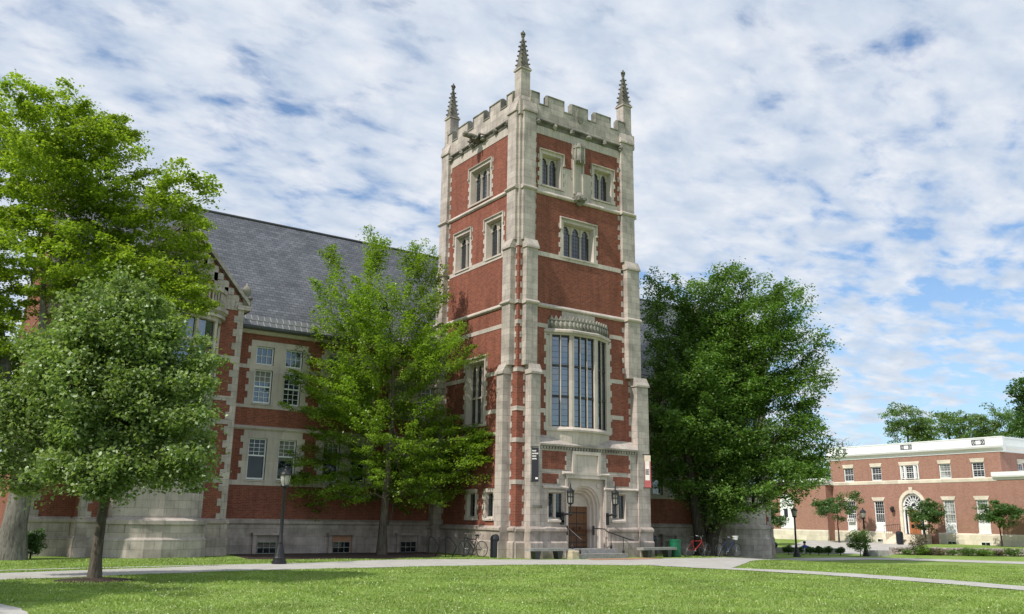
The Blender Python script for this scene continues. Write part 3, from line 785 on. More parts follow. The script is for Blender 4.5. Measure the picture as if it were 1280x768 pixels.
# tablet above the door
m.box(FRONT, 2.86, 3.02, PN - .02, PN + .10, 3.663, 4.74); m.box(FRONT, 4.38, 4.54, PN - .02, PN + .10, 3.663, 4.74)
m.box(FRONT, 3.02, 4.38, PN - .02, PN + .098, 4.58, 4.741); m.box(FRONT, 3.02, 4.38, PN - .02, PN + .055, 3.664, 3.80)
m.box(FRONT, 3.02, 4.38, PN - .02, PN + .02, 3.80, 4.58)
m.build('porch_trim', 'trim_stone', hall)
# moulded four-centred door arch, in receding orders
def arch_pts(w, zs, rise, n=14):
    pts = []
    for i in range(n + 1):
        t = -1 + 2 * i / n; pts.append((w * t, zs + rise * (1 - abs(t) ** 2.4) ** .62))
    return pts
m = MB(); uc = (DU0 + DU1) / 2; NP = PN - .14
rings = [(1.00, 2.30, .92, NP), (.95, 2.30, .88, NP), (.93, 2.30, .86, NP - .07), (.86, 2.30, .79, NP - .10), (.84, 2.30, .77, NP - .22), (.76, 2.30, .69, NP - .25), (.74, 2.30, .67, NP - .38), (.66, 2.30, .58, NP - .42), (.62, 2.28, .55, DN + .04), (.62, 2.28, .55, DN - .08)]
def ring_loop(w, zs, rise, n):
    a_ = arch_pts(w, zs, rise); return [FRONT.P(uc - w, n, .25)] + [FRONT.P(uc + x, n, z) for x, z in a_] + [FRONT.P(uc + w, n, .25)]
for r0_, r1_ in zip(rings[1:], rings[2:]):
    l0, l1 = ring_loop(*r0_), ring_loop(*r1_)
    for i in range(len(l0) - 1): m.face(l0[i], l0[i + 1], l1[i + 1], l1[i])
ao = arch_pts(.95, 2.30, .88)
for i in range(len(ao) - 1):      # carved field between the arch and its square frame
    m.slab(FRONT, [(uc + ao[i][0], ao[i][1]), (uc + ao[i + 1][0], ao[i + 1][1]), (uc + ao[i + 1][0], 3.52), (uc + ao[i][0], 3.52)], NP - .06, NP)
for sg in (-1, 1): m.box(FRONT, *sorted((uc + sg * .95, uc + sg * 1.14)), NP - .06, NP, .25, 3.52)
for sg in (-1, 1):                # spandrel shields
    c_ = FRONT.P(uc + sg * .82, NP + .01, 3.22); m.blob(c_, (.13, .05, .13), 3, 2, .25)
at = arch_pts(.64, 2.26, .56)
m.slab(FRONT, [(uc - .64, 2.26)] + [(uc + x, z) for x, z in at[1:-1]] + [(uc + .64, 2.26)], DN - .1, DN + .03)
m.build('door_arch', 'trim_stone', hall)
m = MB()
for i in range(6):
    u = DU0 + .005 + i * .2055; m.box(FRONT, u, u + .200, DN - .1, DN + (.004 if i % 2 else 0), DZ + .02, 2.27)
o = m.build('door', 'oak', hall)
m = MB()
for zz in (.62, .95, 1.45, 1.95): m.box(FRONT, DU0 + .06, DU0 + .60, DN, DN + .015, zz, zz + .045); m.box(FRONT, DU1 - .60, DU1 - .06, DN, DN + .015, zz, zz + .045)
m.box(FRONT, uc - .012, uc + .012, DN - .01, DN + .012, DZ, 2.26)
for sg in (-1, 1):
    c = FRONT.P(uc + sg * .17, DN + .03, 1.28); m.tube([c + Vector((.055 * math.cos(t * .6), 0, .055 * math.sin(t * .6))) for t in range(11)], .012, 5)
m.build('hinge', 'iron', o)
for h_ in pholes[1:]:
    fr = FRONT.moved(PN); a, b, c, d = h_
    stone_window(fr, a, b, c, d, 2, hall, depth=.13, jamb=.03, surround=0, hood=False, arched=False, mull=.13, grid=(.12, .16))
# ---- plinth of the tower
def plinth(m, fr, u0, u1, base, dz=0.0, zb=-1.0, t0=.70, top=1.27):
    m.run(fr, [(-.2, zb), (base + .16, zb), (base + .16, t0 - .06 + dz), (base + .08, t0 + .02 + dz), (base + .08, top - .18 + dz), (base + .15, top - .12 + dz), (base + .15, top - .03 + dz), (base + .02, top + .07 + dz), (-.2, top + .07 + dz)], u0, u1)
m = MB()
for fr, ln, d in ((FRONT, TW, 0), (LEFT, TD, .003), (RIGHT, TD, .004)):
    if fr is FRONT:
        plinth(m, fr, .9, 2.50, PN, .005); plinth(m, fr, 4.94, 6.95, PN, .005)
        for zz in (0,): pass
    plinth(m, fr, -.06 + d, .6, 0, d); plinth(m, fr, .5, ln + .06 + d, 0, d * 2) if fr is not FRONT else plinth(m, fr, TW - .6, TW + .06, 0, d)
    for a, b in ((.40, 1.07), (ln - .46, ln + .42) if fr is FRONT else (ln - 1.07, ln - .40)): plinth(m, fr, a, b, .45, .009 + d)
m.build('plinth', 'plinth_stone', hall)
m = MB()
m.box(FRONT, 2.45, 4.98, -.55, 1.10, -.2, .40); m.box(FRONT, 2.32, 5.25, .3, 1.45, -.2, .21)
o = m.build('steps', 'granite', hall)
m = MB(); m.box(FRONT, .46, .98, .61, .645, 2.12, 2.26); m.box(FRONT, .49, .95, .645, .652, 2.15, 2.23); m.build('plaque', 'carved_stone', hall)

# ---- the two wings
def sash_window(fr, u0, u1, z0, z1, cols, rows, parent, split=.5, mat='white_paint', name='sash_window', gmat='glass', fw=.055, top_only=False, b=.009):
    m = MB(); n0 = -.14
    m.box(fr, u0, u0 + fw, n0 - .04, n0 + .06, z0, z1); m.box(fr, u1 - fw, u1, n0 - .04, n0 + .06, z0, z1)
    m.box(fr, u0 + fw, u1 - fw, n0 - .04, n0 + .058, z0, z0 + fw * 1.3); m.box(fr, u0 + fw, u1 - fw, n0 - .04, n0 + .058, z1 - fw, z1)
    zm = z0 + (z1 - z0) * split
    if split < 1: m.box(fr, u0 + fw, u1 - fw, n0 - .03, n0 + .045, zm - .03, zm + .03)
    for i in range(1, cols):
        u = u0 + fw + (u1 - u0 - 2 * fw) * i / cols
        m.box(fr, u - b, u + b, n0 - .02, n0 + .02, zm if top_only else z0 + fw, z1 - fw)
    r2 = rows if split >= 1 else rows // 2
    for lo, hi in (((z0 + fw, z1 - fw),) if split >= 1 else (((zm, z1 - fw),) if top_only else ((z0 + fw, zm), (zm, z1 - fw)))):
        for i in range(1, r2):
            z = lo + (hi - lo) * i / r2; m.box(fr, u0 + fw, u1 - fw, n0 - .022, n0 + .018, z - b, z + b)
    o = m.build(name, mat, parent)
    g = MB(); g.box(fr, u0 + fw * .5, u1 - fw * .5, n0 - .035, n0 - .024, z0 + fw * .5, z1 - fw * .5); g.build('pane', gmat, o)
    return o
WY = 6.9
def wing(o_, u_, last):
    fr = Fr(o_, u_, (0, -1, 0))
    U1 = 10.95
    holes = []; cs = (1.62, 5.12, 8.66)
    hw = 1.33
    for c in cs:
        for a, b in ((c - 1.11, c - .28), (c + .28, c + 1.11)):
            holes += [(a, b, 3.17, 5.02), (a, b, 6.57, 8.12), (a, b, 8.36, 9.20)]
    m = MB(); holed(m, fr, 0, U1, -1.0, 10.0, holes + [(c - .55, c + .45, -.3, .76) for c in cs], 0, .4); m.build('wing_wall', 'brick', hall)
    m = MB()
    for c in cs:      # stone panels round each pair of windows, flush rims 25 mm proud
        hs = [h for h in holes if c - 1.3 < (h[0] + h[1]) / 2 < c + 1.3]
        for (za, zb) in ((3.15, 5.37), (6.5, 9.46)):
            hh = [h for h in hs if za < h[2] < zb]
            holed(m, fr, c - hw, c + hw, za, zb, hh, .027, .30)
            for uu, sg in ((c - hw, -1), (c + hw, 1)):
                teeth(m, fr, uu, sg, za, zb, .04, .13, .026, h=.29)
                m.box(fr, *sorted((uu, uu - sg * .01)), -.05, .026, za, zb)
        for za, zb in ((3.16, 5.02), (6.56, 8.1)):
            for a, b in ((c - 1.11, c - .28), (c + .28, c + 1.11)): m.run(fr, [(-.2, za - .04), (.07, za - .04), (.07, za), (-.2, za + .045)], a - .05, b + .05)
    m.box(fr, 0, U1, -.05, .022, 2.94, 3.15); m.box(fr, 0, U1, -.05, .022, 6.36, 6.5); m.box(fr, 0, U1, -.05, .02, 8.14, 8.32)
    m.run(fr, [(-.05, 5.37), (.06, 5.37), (.13, 5.44), (.13, 5.49), (0, 5.57), (-.05, 5.57)], 0, U1)
    m.run(fr, [(-.05, 9.74), (.08, 9.74), (.18, 9.84), (.18, 9.9), (-.05, 9.9)], 0, U1)
    m.build('wing_trim', 'trim_stone', hall)
    m = MB(); m.run(fr, [(-.1, 9.9), (.42, 9.9), (.45, 9.96), (.45, 10.06), (-.1, 10.06)], -.0, U1); m.build('gutter', 'lead', hall)
    m = MB(); plinth(m, fr, 0, U1, 0, .0, -1.0, .74, 1.42)
    for c in cs:
        for a, b in ((c - .66, c - .5), (c + .5, c + .66)): m.box(fr, a, b, .05, .30, -1, .86)
        m.box(fr, c - .70, c + .70, .05, .34, .80, .90)
    m.build('wing_plinth', 'plinth_stone', hall)
    for c in cs:
        m = MB(); m.box(fr, c - .5, c + .5, .165, .17, -.1, .8); w_ = m.build('basement_window', 'terracotta' if c == 5.12 else 'plinth_stone', hall)
        m = MB()
        for i in range(4): m.box(fr, c - .43 + i * .277, c - .41 + i * .277, .175, .20, .02, .5)
        for z in (.02, .26, .5): m.box(fr, c - .43, c + .43, .176, .198, z - .013, z + .013)
        m.build('sash', 'old_sash', w_)
        m = MB(); m.box(fr, c - .42, c + .42, .171, .176, .0, .5); m.build('pane', 'glass', w_)
    for c in cs:
        for a, b in ((c - 1.11, c - .28), (c + .28, c + 1.11)):
            for k_, (z0, z1, rows, sp, to) in enumerate(((3.2, 5.02, 8, .58, True), (6.6, 8.12, 6, .5, False), (8.36, 9.20, 2, 1, False))):
                gm = 'glass_sky' if (k_ and a > c) or random.random() < .25 else 'glass'
                w_ = sash_window(fr, a + .003, b - .003, z0, z1, 3, rows, hall, sp, top_only=to, gmat=gm)
                if k_ < 2 and random.random() < .6:
                    m = MB(); zb = z0 + (z1 - z0) * random.uniform(.45, .8); m.box(fr, a + .06, b - .06, -.172, -.163, zb, z1 - .06); m.build('blind', 'blind_cloth', w_)
    # --- gabled pavilion
    g = fr.moved(1.4); A, B, G = 10.95, 16.5, 13.725
    m = MB()
    ky, ap = 10.75, 14.0
    # gable wall with round-headed window opening left as a recess of stone
    m.slab(g, [(A, -1), (B, -1), (B, ky), (G, ap), (A, ky)], -.4, 0)
    m.box(g, A + .002, A + .4, -1.5, -.39, -1, ky); m.box(g, B - .4, B - .002, -1.5, -.39, -1, ky)
    m.build('gable_wall', 'brick', hall)
    m = MB()
    # stepped quoins up the gable, coping, corner quoins
    for sg, E0 in ((1, A), (-1, B)):
        teeth(m, g, E0, sg, 1.4, ky, .24, .16, .024, h=.30); teeth(m, g, E0 + sg * 1.0, sg, 1.4, 9.8, .02, .16, .02, h=.3, start=1) if False else None
        n_ = 11
        for i in range(n_):
            t = i / n_; u = E0 + sg * (G - A) * t; z = ky + (ap - ky) * t
            w = .42 + (.22 if i % 2 else 0)
            m.box(g, *sorted((u, u + sg * w)), -.05, .023, z - .3 - .35 * (i % 2), z + .02)
        side = Fr(g.P(E0, 0, 0), (0, 1, 0), fr.u * -sg)
        teeth(m, side, 0, 1, 1.4, ky, .3, .16, .024, h=.3, start=1)
        m.slab(g, [(E0 - sg * .22, ky - .12), (E0 - sg * .22, ky + .08), (G, ap + .34), (G, ap + .1)] if True else [], -.42, .10)
        m.box(g, *sorted((E0 - sg * .28, E0 + sg * .3)), -.42, .12, ky - .32, ky - .121)
    for z in (2.95, 5.4, 6.4, 8.15): m.box(g, A + .2, B - .2, -.05, .02, z, z + .2)
    m.build('gable_coping', 'stone', hall)
    for E0 in (A - .1, B + .1):
        p = g.P(E0, -.15, ky); m = MB()
        m.box(WORLD, p.x - .19, p.x + .19, p.y - .19, p.y + .19, ky - .12, ky + .22); m.box(WORLD, p.x - .24, p.x + .24, p.y - .24, p.y + .24, ky + .22, ky + .30)
        m.lathe((p.x, p.y, ky + .3), [(.14, 0), (.10, .06), (.19, .18), (.22, .32), (.17, .47), (.06, .55), (.07, .62), (.02, .68)], 10)
        m.build('finial', 'carved_stone', hall, True)
    p = g.P(G, -.15, ap); m = MB(); m.lathe((p.x, p.y, ap + .2), [(.2, 0), (.2, .3), (.12, .36), (.2, .5), (.2, .66), (.03, .85)], 8); m.build('finial', 'carved_stone', hall)
    m = MB(); plinth(m, g, A - .1, B + .1, 0, .004, -1, .74, 1.42)
    for E0, sg in ((A, 1), (B, -1)):
        side = Fr(g.P(E0, 0, 0), (0, 1, 0), fr.u * -sg); plinth(m, side, -.1, 1.35, 0, .007, -1, .74, 1.42)
    m.build('wing_plinth', 'plinth_stone', hall)
    # --- curved two-storey oriel with balcony
    NS = 10; rad = 1.85; hwB = 1.78; pr = 1.2
    def arc(o=0.0):
        pts = []
        for i in range(NS + 1):
            t = -1 + 2 * i / NS; pts.append((G + (hwB + o) * math.sin(t * math.pi / 2), (pr + o) * math.cos(t * math.pi / 2)))
        return pts
    def drum(m, z0, z1, o0, o1=None):
        o1 = o0 if o1 is None else o1
        a0, a1 = arc(o0), arc(o1)
        m.prism([g.P(u, n, z0) for u, n in [(G - hwB - o0, -.1)] + a0 + [(G + hwB + o0, -.1)]], [g.P(u, n, z1) for u, n in [(G - hwB - o1, -.1)] + a1 + [(G + hwB + o1, -.1)]])
    m = MB()
    drum(m, -1, .68, .26); drum(m, .68, .76, .26, .18); drum(m, .76, 1.25, .18); drum(m, 1.25, 1.40, .25); drum(m, 1.40, 1.5, .25, .04)
    drum(m, 1.5, 3.2, .0); drum(m, 5.1, 7.15, .0)
    drum(m, 3.2, 3.3, .08); drum(m, 5.0, 5.1, .10); drum(m, 7.1, 7.22, .12); drum(m, 9.6, 9.78, .06); drum(m, 9.78, 9.9, .20); drum(m, 9.9, 10.04, .12, .26); drum(m, 10.04, 10.2, .30)
    dr = m.build('oriel', 'stone', hall, False)
    m = MB()
    for z0, z1 in ((3.3, 5.0), (7.22, 9.6)):
        a0 = arc(0.0)
        for i in range(NS + 1):
            u, n = a0[i]
            if i % 2 == 0: m.lathe(g.P(u, n - .06, z0), [(.09, 0), (.09, z1 - z0)], 6)
        a1 = arc(-.05)
        for i in range(NS):
            (ua, na), (ub, nb) = a1[i], a1[i + 1]; zt = z0 + (z1 - z0) * .62
            m.prism([g.P(ua, na, zt - .06), g.P(ub, nb, zt - .06), g.P(ub, nb - .09, zt - .06), g.P(ua, na - .09, zt - .06)], [g.P(ua, na, zt + .06), g.P(ub, nb, zt + .06), g.P(ub, nb - .09, zt + .06), g.P(ua, na - .09, zt + .06)])
    m.build('oriel_mullion', 'trim_stone', dr)
    m = MB(); drum(m, 3.29, 5.01, -.13); drum(m, 7.21, 9.61, -.13); m.build('oriel_pane', 'bay_glass', dr)
    m = MB()
    ab = arc(.12)
    for i in range(NS * 3):
        t = i / 3; k = int(t); f_ = t - k; u = ab[k][0] * (1 - f_) + ab[k + 1][0] * f_; n = ab[k][1] * (1 - f_) + ab[k + 1][1] * f_
        m.lathe(g.P(u, n - .05, 10.2), [(.05, 0), (.075, .2), (.045, .42), (.06, .7)], 6)
    al, ah = arc(.2), arc(-.02)
    for i in range(NS):
        for z0, z1, e0, e1 in ((10.88, 11.06, .0, .0),):
            m.prism([g.P(*al[i], z0), g.P(*al[i + 1], z0), g.P(*ah[i + 1], z0), g.P(*ah[i], z0)], [g.P(*al[i], z1), g.P(*al[i + 1], z1), g.P(*ah[i + 1], z1), g.P(*ah[i], z1)])
    m.build('balustrade', 'stone', hall)
    # round-headed window above the balcony
    m = MB()
    for i in range(12):
        a0, a1 = math.pi * i / 12, math.pi * (i + 1) / 12
        m.slab(g, [(G + .62 * math.cos(a0), 11.9 + .62 * math.sin(a0)), (G + .62 * math.cos(a1), 11.9 + .62 * math.sin(a1)), (G + .85 * math.cos(a1), 11.9 + .85 * math.sin(a1)), (G + .85 * math.cos(a0), 11.9 + .85 * math.sin(a0))], -.02, .08)
    for sg in (-1, 1): m.box(g, *sorted((G + sg * .62, G + sg * .85)), -.02, .078, 10.2, 11.9)
    m.box(g, G - .04, G + .04, .012, .05, 10.2, 12.5); m.box(g, G - .62, G + .62, .012, .048, 11.86, 11.94)
    w_ = m.build('balcony_window', 'trim_stone', hall)
    m = MB(); m.slab(g, [(G - .62, 10.2), (G + .62, 10.2)] + [(G + .62 * math.cos(math.pi * i / 12), 11.9 + .62 * math.sin(math.pi * i / 12)) for i in range(13)], -.02, .012); m.build('pane', 'glass', w_)
    # --- end bay beyond the pavilion, and end gable
    m = MB(); m.box(fr, B - .3, last, -11.6, .0, -1, 10.0)
    e = fr.P(last - .4, 0, 0); e2 = fr.P(last + .02, 0, 0)
    prof = [(WY - .0, 10.0), (WY + 5.7, 16.7), (WY + 11.4, 10.0)]
    m.prism([(e.x, y, z) for y, z in prof], [(e2.x, y, z) for y, z in prof])
    m.build('end_wall', 'brick', hall)
    m = MB()
    for (y0, z0), (y1, z1) in ((prof[0], prof[1]), (prof[2], prof[1])):
        sy = -1 if y0 < y1 else 1
        a = fr.P(last - .5, 0, 0).x; b = fr.P(last + .1, 0, 0).x
        loop = [(y0 + sy * .35, z0 + .05), (y0 + sy * .35, z0 + .5), (y1, z1 + .75), (y1, z1 + .3)]
        m.prism([(a, y, z) for y, z in loop], [(b, y, z) for y, z in loop])
    p = fr.P(last - .2, .3, 0)
    m.box(WORLD, p.x - .3, p.x + .3, p.y - .2, p.y + .5, 9.4, 10.6); m.box(WORLD, p.x - .36, p.x + .36, p.y - .26, p.y + .4, 10.6, 10.8); m.box(WORLD, p.x - .22, p.x + .22, p.y - .15, p.y + .3, 10.8, 11.9); m.box(WORLD, p.x - .3, p.x + .3, p.y - .22, p.y + .36, 11.9, 12.1)
    teeth(m, fr, last, -1, 1.4, 10, .35, .2, .03, h=.35); m.box(fr, B + .1, last - .2, -.05, .022, 2.94, 3.15); m.box(fr, B + .1, last - .2, -.05, .022, 6.36, 6.5)
    plinth(m, fr, B + .1, last + .15, 0, .0, -1, .74, 1.42)
    m.build('end_coping', 'stone', hall)
wing((0, WY, 0), (-1, 0, 0), 18.3)
wing((TW, WY, 0), (1, 0, 0), 18.1)
# back wall and roofs
m = MB(); m.box(WORLD, -18.2, TW + 18, 18.2, 18.5, -1, 10); m.build('back_wall', 'brick', hall)
m = MB()
RY, RZ = WY + 5.7, 17.1; x0, x1 = -17.9, TW + 17.7
def rslope(y): return RZ - (RY - y) * (RZ - 10.05) / (RY - (WY - .38))
m.face((x0, WY - .38, 10.05), (x1, WY - .38, 10.05), (x1, RY, RZ), (x0, RY, RZ)); m.face((x0, RY, RZ), (x1, RY, RZ), (x1, RY * 2 - WY + .38, 10.05), (x0, RY * 2 - WY + .38, 10.05))
for sx in (-1, 1):
    cxp = -13.725 if sx < 0 else TW + 13.725
    yb = RY - (RZ - 13.95) * (RY - (WY - .38)) / (RZ - 10.05)
    for s2 in (-1, 1):
        m.face((cxp, 5.45, 13.95), (cxp + s2 * 3.05, 5.45, 10.40), (cxp + s2 * 3.05, 7.0, 10.40), (cxp, yb + .4, 13.95))
m.build('roof', 'slate', hall)
m = MB(); m.tube([(x0, RY, RZ), (x1, RY, RZ)], .09, 8); m.build('ridge', 'lead', hall)
# standing-seam snow apron along the eaves
m = MB(); rb = MB()
for a, b in ((-10.9, 0.0), (TW, TW + 10.9)):
    y0, y1, y2 = WY - .42, WY - .16, WY + .08
    def rz(y, e): return rslope(y) + e
    m.face((a, y0, rz(y0, .03)), (b, y0, rz(y0, .03)), (b, y2, rz(y2, .03)), (a, y2, rz(y2, .03)))
    n = int((b - a) / .3)
    for i in range(n + 1):
        x = a + .05 + i * .3
        for ya, yb, dx in ((y0, y1 - .03, 0), (y1 + .03, y2, .1)):
            rb.prism([(x + dx, ya, rz(ya, .03)), (x + dx + .024, ya, rz(ya, .03)), (x + dx + .024, yb, rz(yb, .03)), (x + dx, yb, rz(yb, .03))], [(x + dx, ya, rz(ya, .05)), (x + dx + .024, ya, rz(ya, .05)), (x + dx + .024, yb, rz(yb, .05)), (x + dx, yb, rz(yb, .05))])
    rb.box(WORLD, a, b, y1 - .02, y1 + .02, rz(y1, .031), rz(y1, .06))
m.build('snow_apron', 'apron_metal', hall); rb.build('seam', 'rib_metal', hall)

# ------------------------------------------------------------------ right-hand brick building
BO = Vector((57.16, 15.97, -.12)); bu = Vector((-.0610, -.9981, 0)); bn = Vector((-.9981, .0610, 0))
lib = empty('brick_building', BO, 'two storey orange brick building with a white parapet and arched doorway', 'building')
F2 = Fr((BO.x, BO.y, 0), bu, bn)
UA, UB = -8.95, 9.1
holes = []
upw = [(-6.76, .58), (-3.5, .58), (.17, 1.0), (3.8, .58), (6.97, .58)]; low_ = [-6.76, -3.5, 3.85, 7.0]
for c, h in upw: holes.append((c - h, c + h, 5.80, 7.16))
for c in low_: holes.append((c - .56, c + .56, .96, 3.86))
holes.append((-.95, 1.29, .7, 4.7))
m = MB(); holed(m, F2, UA, UB, -.6, 8.0, holes, 0, .35)
sideR = Fr(F2.P(UB, 0, 0), -bn, bu); holed(m, sideR, 0, 14, -.6, 8.0, [(2.6, 3.6, 5.84, 7.12), (7, 8, 5.84, 7.12)], 0, .3)
sideL = Fr(F2.P(UA, 0, 0), -bn, -bu); holed(m, sideL, 0, 14, -.6, 8.0, [], 0, .3)
bk = Fr(F2.P(UA, -14, 0), bu, -bn); holed(m, bk, 0, UB - UA, -.6, 8, [])
# low wings standing a metre forward
for a, b in ((-24.0, UA - .02), (UB + .02, 26.0)):
    m.box(F2, a, b, -9, 1.0, -.6, 5.5)
m.build('wall', 'brick_pale', lib)
m = MB()
for fr, a, b in ((F2, UA, UB), (sideR, 0, 14), (sideL, 0, 14)):
    e = .42
    m.run(fr, [(-.3, 7.98), (.05, 7.98), (.08, 8.2), (.34, 8.34), (.40, 8.5), (.10, 8.52), (.10, 9.22), (.14, 9.24), (.14, 9.32), (-.3, 9.32)], a - (e if fr is F2 else .0), b + (e if fr is F2 else 0))
for a, b in ((-24.0, UA + .25), (UB - .25, 26.0)):
    f1 = F2.moved(1.0)
    m.run(f1, [(-.4, 5.5), (.05, 5.5), (.08, 5.62), (.26, 5.72), (.3, 5.84), (.3, 6.16), (-.4, 6.16)], a, b)
    m.box(F2, a, b, -9, .95, 5.5, 5.9)
m.build('cornice', 'white_paint', lib)
m = MB()
for c in (-7.4, 0.1, 7.3):
    for uu in (c - .6, c - .3, c + .26, c + .56): m.box(F2, uu, uu + .06, .10, .125, 8.66, 9.1)
    m.box(F2, c - .6, c + .62, .10, .126, 8.64, 8.70); m.box(F2, c - .6, c + .62, .10, .126, 9.06, 9.12)
    for sg in (-1, 1): m.slab(F2, [(c + sg * .30, 8.7), (c + sg * .36, 8.7), (c + sg * .56, 9.06), (c + sg * .5, 9.06)], .10, .122); m.slab(F2, [(c + sg * .5, 8.7), (c + sg * .56, 8.7), (c + sg * .36, 9.06), (c + sg * .30, 9.06)], .10, .124)
m.build('parapet_ornament', 'lead', lib)
m = MB(); m.box(F2, UA, UB, -13.9, -.1, 8.6, 8.7); m.build('roof', 'lead', lib)
m = MB()
m.run(F2, [(-.1, 5.46), (.03, 5.46), (.05, 5.72), (.0, 5.8), (-.1, 5.8)], UA + .0, UB + .02)
m.run(F2, [(-.1, -.6), (.08, -.6), (.08, .82), (0, .94), (-.1, .94)], UA + .02, -2.2); m.run(F2, [(-.1, -.6), (.08, -.6), (.08, .82), (0, .94), (-.1, .94)], 2.6, UB + .0)
for a, b in ((-24.0, UA - .0), (UB + .0, 26.0)): m.run(F2.moved(1.0), [(-.1, -.6), (.08, -.6), (.08, .82), (0, .94), (-.1, .94)], a, b)
for c, h in upw: m.slab(F2, [(c - h - .02, 7.16), (c + h + .02, 7.16), (c + h + .12, 7.50), (c - h - .12, 7.50)], -.1, .05)
for c in low_: m.slab(F2, [(c - .58, 3.86), (c + .58, 3.86), (c + .76, 4.2), (c - .76, 4.2)], -.1, .05)
for c in (3.1, 7.5): m.slab(sideR, [(c - .52, 7.12), (c + .52, 7.12), (c + .62, 7.46), (c - .62, 7.46)], -.1, .05)
# arch surround with keystone
for i in range(14):
    a0, a1 = math.pi * i / 14, math.pi * (i + 1) / 14; c = .17
    m.slab(F2, [(c + 1.10 * math.cos(a0), 3.45 + 1.10 * math.sin(a0)), (c + 1.10 * math.cos(a1), 3.45 + 1.10 * math.sin(a1)), (c + 1.40 * math.cos(a1), 3.45 + 1.40 * math.sin(a1)), (c + 1.40 * math.cos(a0), 3.45 + 1.40 * math.sin(a0))], -.3, .08)
for sg in (-1, 1): m.box(F2, *sorted((.17 + sg * 1.10, .17 + sg * 1.40)), -.3, .079, .72, 3.45)
m.slab(F2, [(.03, 4.5), (.31, 4.5), (.37, 5.1), (-.03, 5.1)], -.05, .14)
m.build('stone_trim', 'cream_stone', lib)
m = MB()
for i in range(14):      # brick back to the arch line
    a0, a1 = math.pi * i / 14, math.pi * (i + 1) / 14; c = .17; top = 4.702
    u0_, u1_ = c + 1.12 * math.cos(a0), c + 1.12 * math.cos(a1)
    m.slab(F2, [(u0_, 3.45 + 1.12 * math.sin(a0)), (u1_, 3.45 + 1.12 * math.sin(a1)), (u1_, top), (u0_, top)], -.12, .003)
m.build('arch_brick', 'brick_pale', lib)
for i, (c, h) in enumerate(upw):
    if h > .7:
        m = MB(); m.box(F2, c - .98, c - .86, -.2, .03, 5.84, 7.12); m.box(F2, c + .86, c + .98, -.2, .03, 5.84, 7.12); m.box(F2, c - .60, c - .44, -.2, .02, 5.84, 7.12); m.box(F2, c + .44, c + .60, -.2, .02, 5.84, 7.12); m.build('window_frame', 'white_paint', lib)
        sash_window(F2, c - .86, c - .60, 5.9, 7.1, 1, 6, lib, b=.008); sash_window(F2, c - .44, c + .44, 5.9, 7.1, 3, 6, lib, b=.008); sash_window(F2, c + .60, c + .86, 5.9, 7.1, 1, 6, lib, b=.008)
    else: sash_window(F2, c - h, c + h, 5.80, 7.16, 3, 6, lib, gmat='blind_glass' if i == 3 else 'glass', fw=.085, b=.007)
for c in (3.1, 7.5): sash_window(sideR, c - .5, c + .5, 5.86, 7.12, 3, 6, lib, fw=.10, b=.008)
for i, c in enumerate(low_):
    sash_window(F2, c - .56, c + .56, 1.72, 3.86, 4, 8, lib,   .42, fw=.09, b=.007, gmat='blind_glass' if i > 1 else 'glass')
    m = MB(); m.box(F2, c - .56, c + .56, -.25, -.04, .96, 1.72); m.box(F2, c - .60, c + .60, -.2, .04, .92, 1.0); m.build('window_apron', 'white_paint', lib)
    m = MB(); m.box(F2, c - .45, c + .45, .0, .10, -.08, .24); b_ = m.build('basement_window', 'white_paint', lib)
    m = MB(); m.box(F2, c - .38, c - .015, .05, .104, -.04, .2); m.box(F2, c + .015, c + .38, .05, .104, -.04, .2); m.build('pane', 'glass', b_)
    if i == 0:
        m = MB(); m.box(F2, c - .4, c + .4, -.15, .25, 1.80, 2.15); ac = m.build('air_conditioner', 'white_plastic', lib)
        m = MB()
        for k in range(3): m.box(F2, c - .34 + k * .24, c - .14 + k * .24, .25, .256, 1.86, 2.08)
        m.build('grille', 'granite', ac)
# door, fanlight
m = MB(); c = .17
m.box(F2, c - 1.1, c + 1.1, -.28, -.14, 2.98, 3.30); m.box(F2, c - 1.1, c - .95, -.28, -.10, .74, 3.0); m.box(F2, c + .95, c + 1.1, -.28, -.10, .74, 3.0)
m.box(F2, c - .72, c - .62, -.28, -.10, .74, 2.98); m.box(F2, c + .62, c + .72, -.28, -.10, .74, 2.98)
for k in range(9):
    a = math.pi * (k + .5) / 9; m.slab(F2, [(c + .3 * math.cos(a) - .03 * math.sin(a), 3.34 + .3 * math.sin(a) + .03 * math.cos(a)), (c + .3 * math.cos(a) + .03 * math.sin(a), 3.34 + .3 * math.sin(a) - .03 * math.cos(a)), (c + 1.1 * math.cos(a) + .03 * math.sin(a), 3.4 + 1.1 * math.sin(a) - .03 * math.cos(a)), (c + 1.1 * math.cos(a) - .03 * math.sin(a), 3.4 + 1.1 * math.sin(a) + .03 * math.cos(a))], -.24, -.15)
for r0, r1 in ((.95, 1.12), (.26, .36), (.62, .66)):
    for i in range(12):
        a0, a1 = math.pi * i / 12, math.pi * (i + 1) / 12
        m.slab(F2, [(c + r0 * math.cos(a0), 3.36 + r0 * math.sin(a0)), (c + r0 * math.cos(a1), 3.36 + r0 * math.sin(a1)), (c + r1 * math.cos(a1), 3.36 + r1 * math.sin(a1)), (c + r1 * math.cos(a0), 3.36 + r1 * math.sin(a0))], -.242, -.148)
m.build('door_frame', 'white_paint', lib)
m = MB(); m.slab(F2, [(c - 1.08, 3.3), (c + 1.08, 3.3)] + [(c + 1.08 * math.cos(math.pi * i / 12), 3.36 + 1.08 * math.sin(math.pi * i / 12)) for i in range(13)], -.30, -.245)
m.box(F2, c - .95, c - .72, -.29, -.20, .8, 2.98); m.box(F2, c + .72, c + .95, -.29, -.20, .8, 2.98); m.build('fanlight', 'glass', lib)
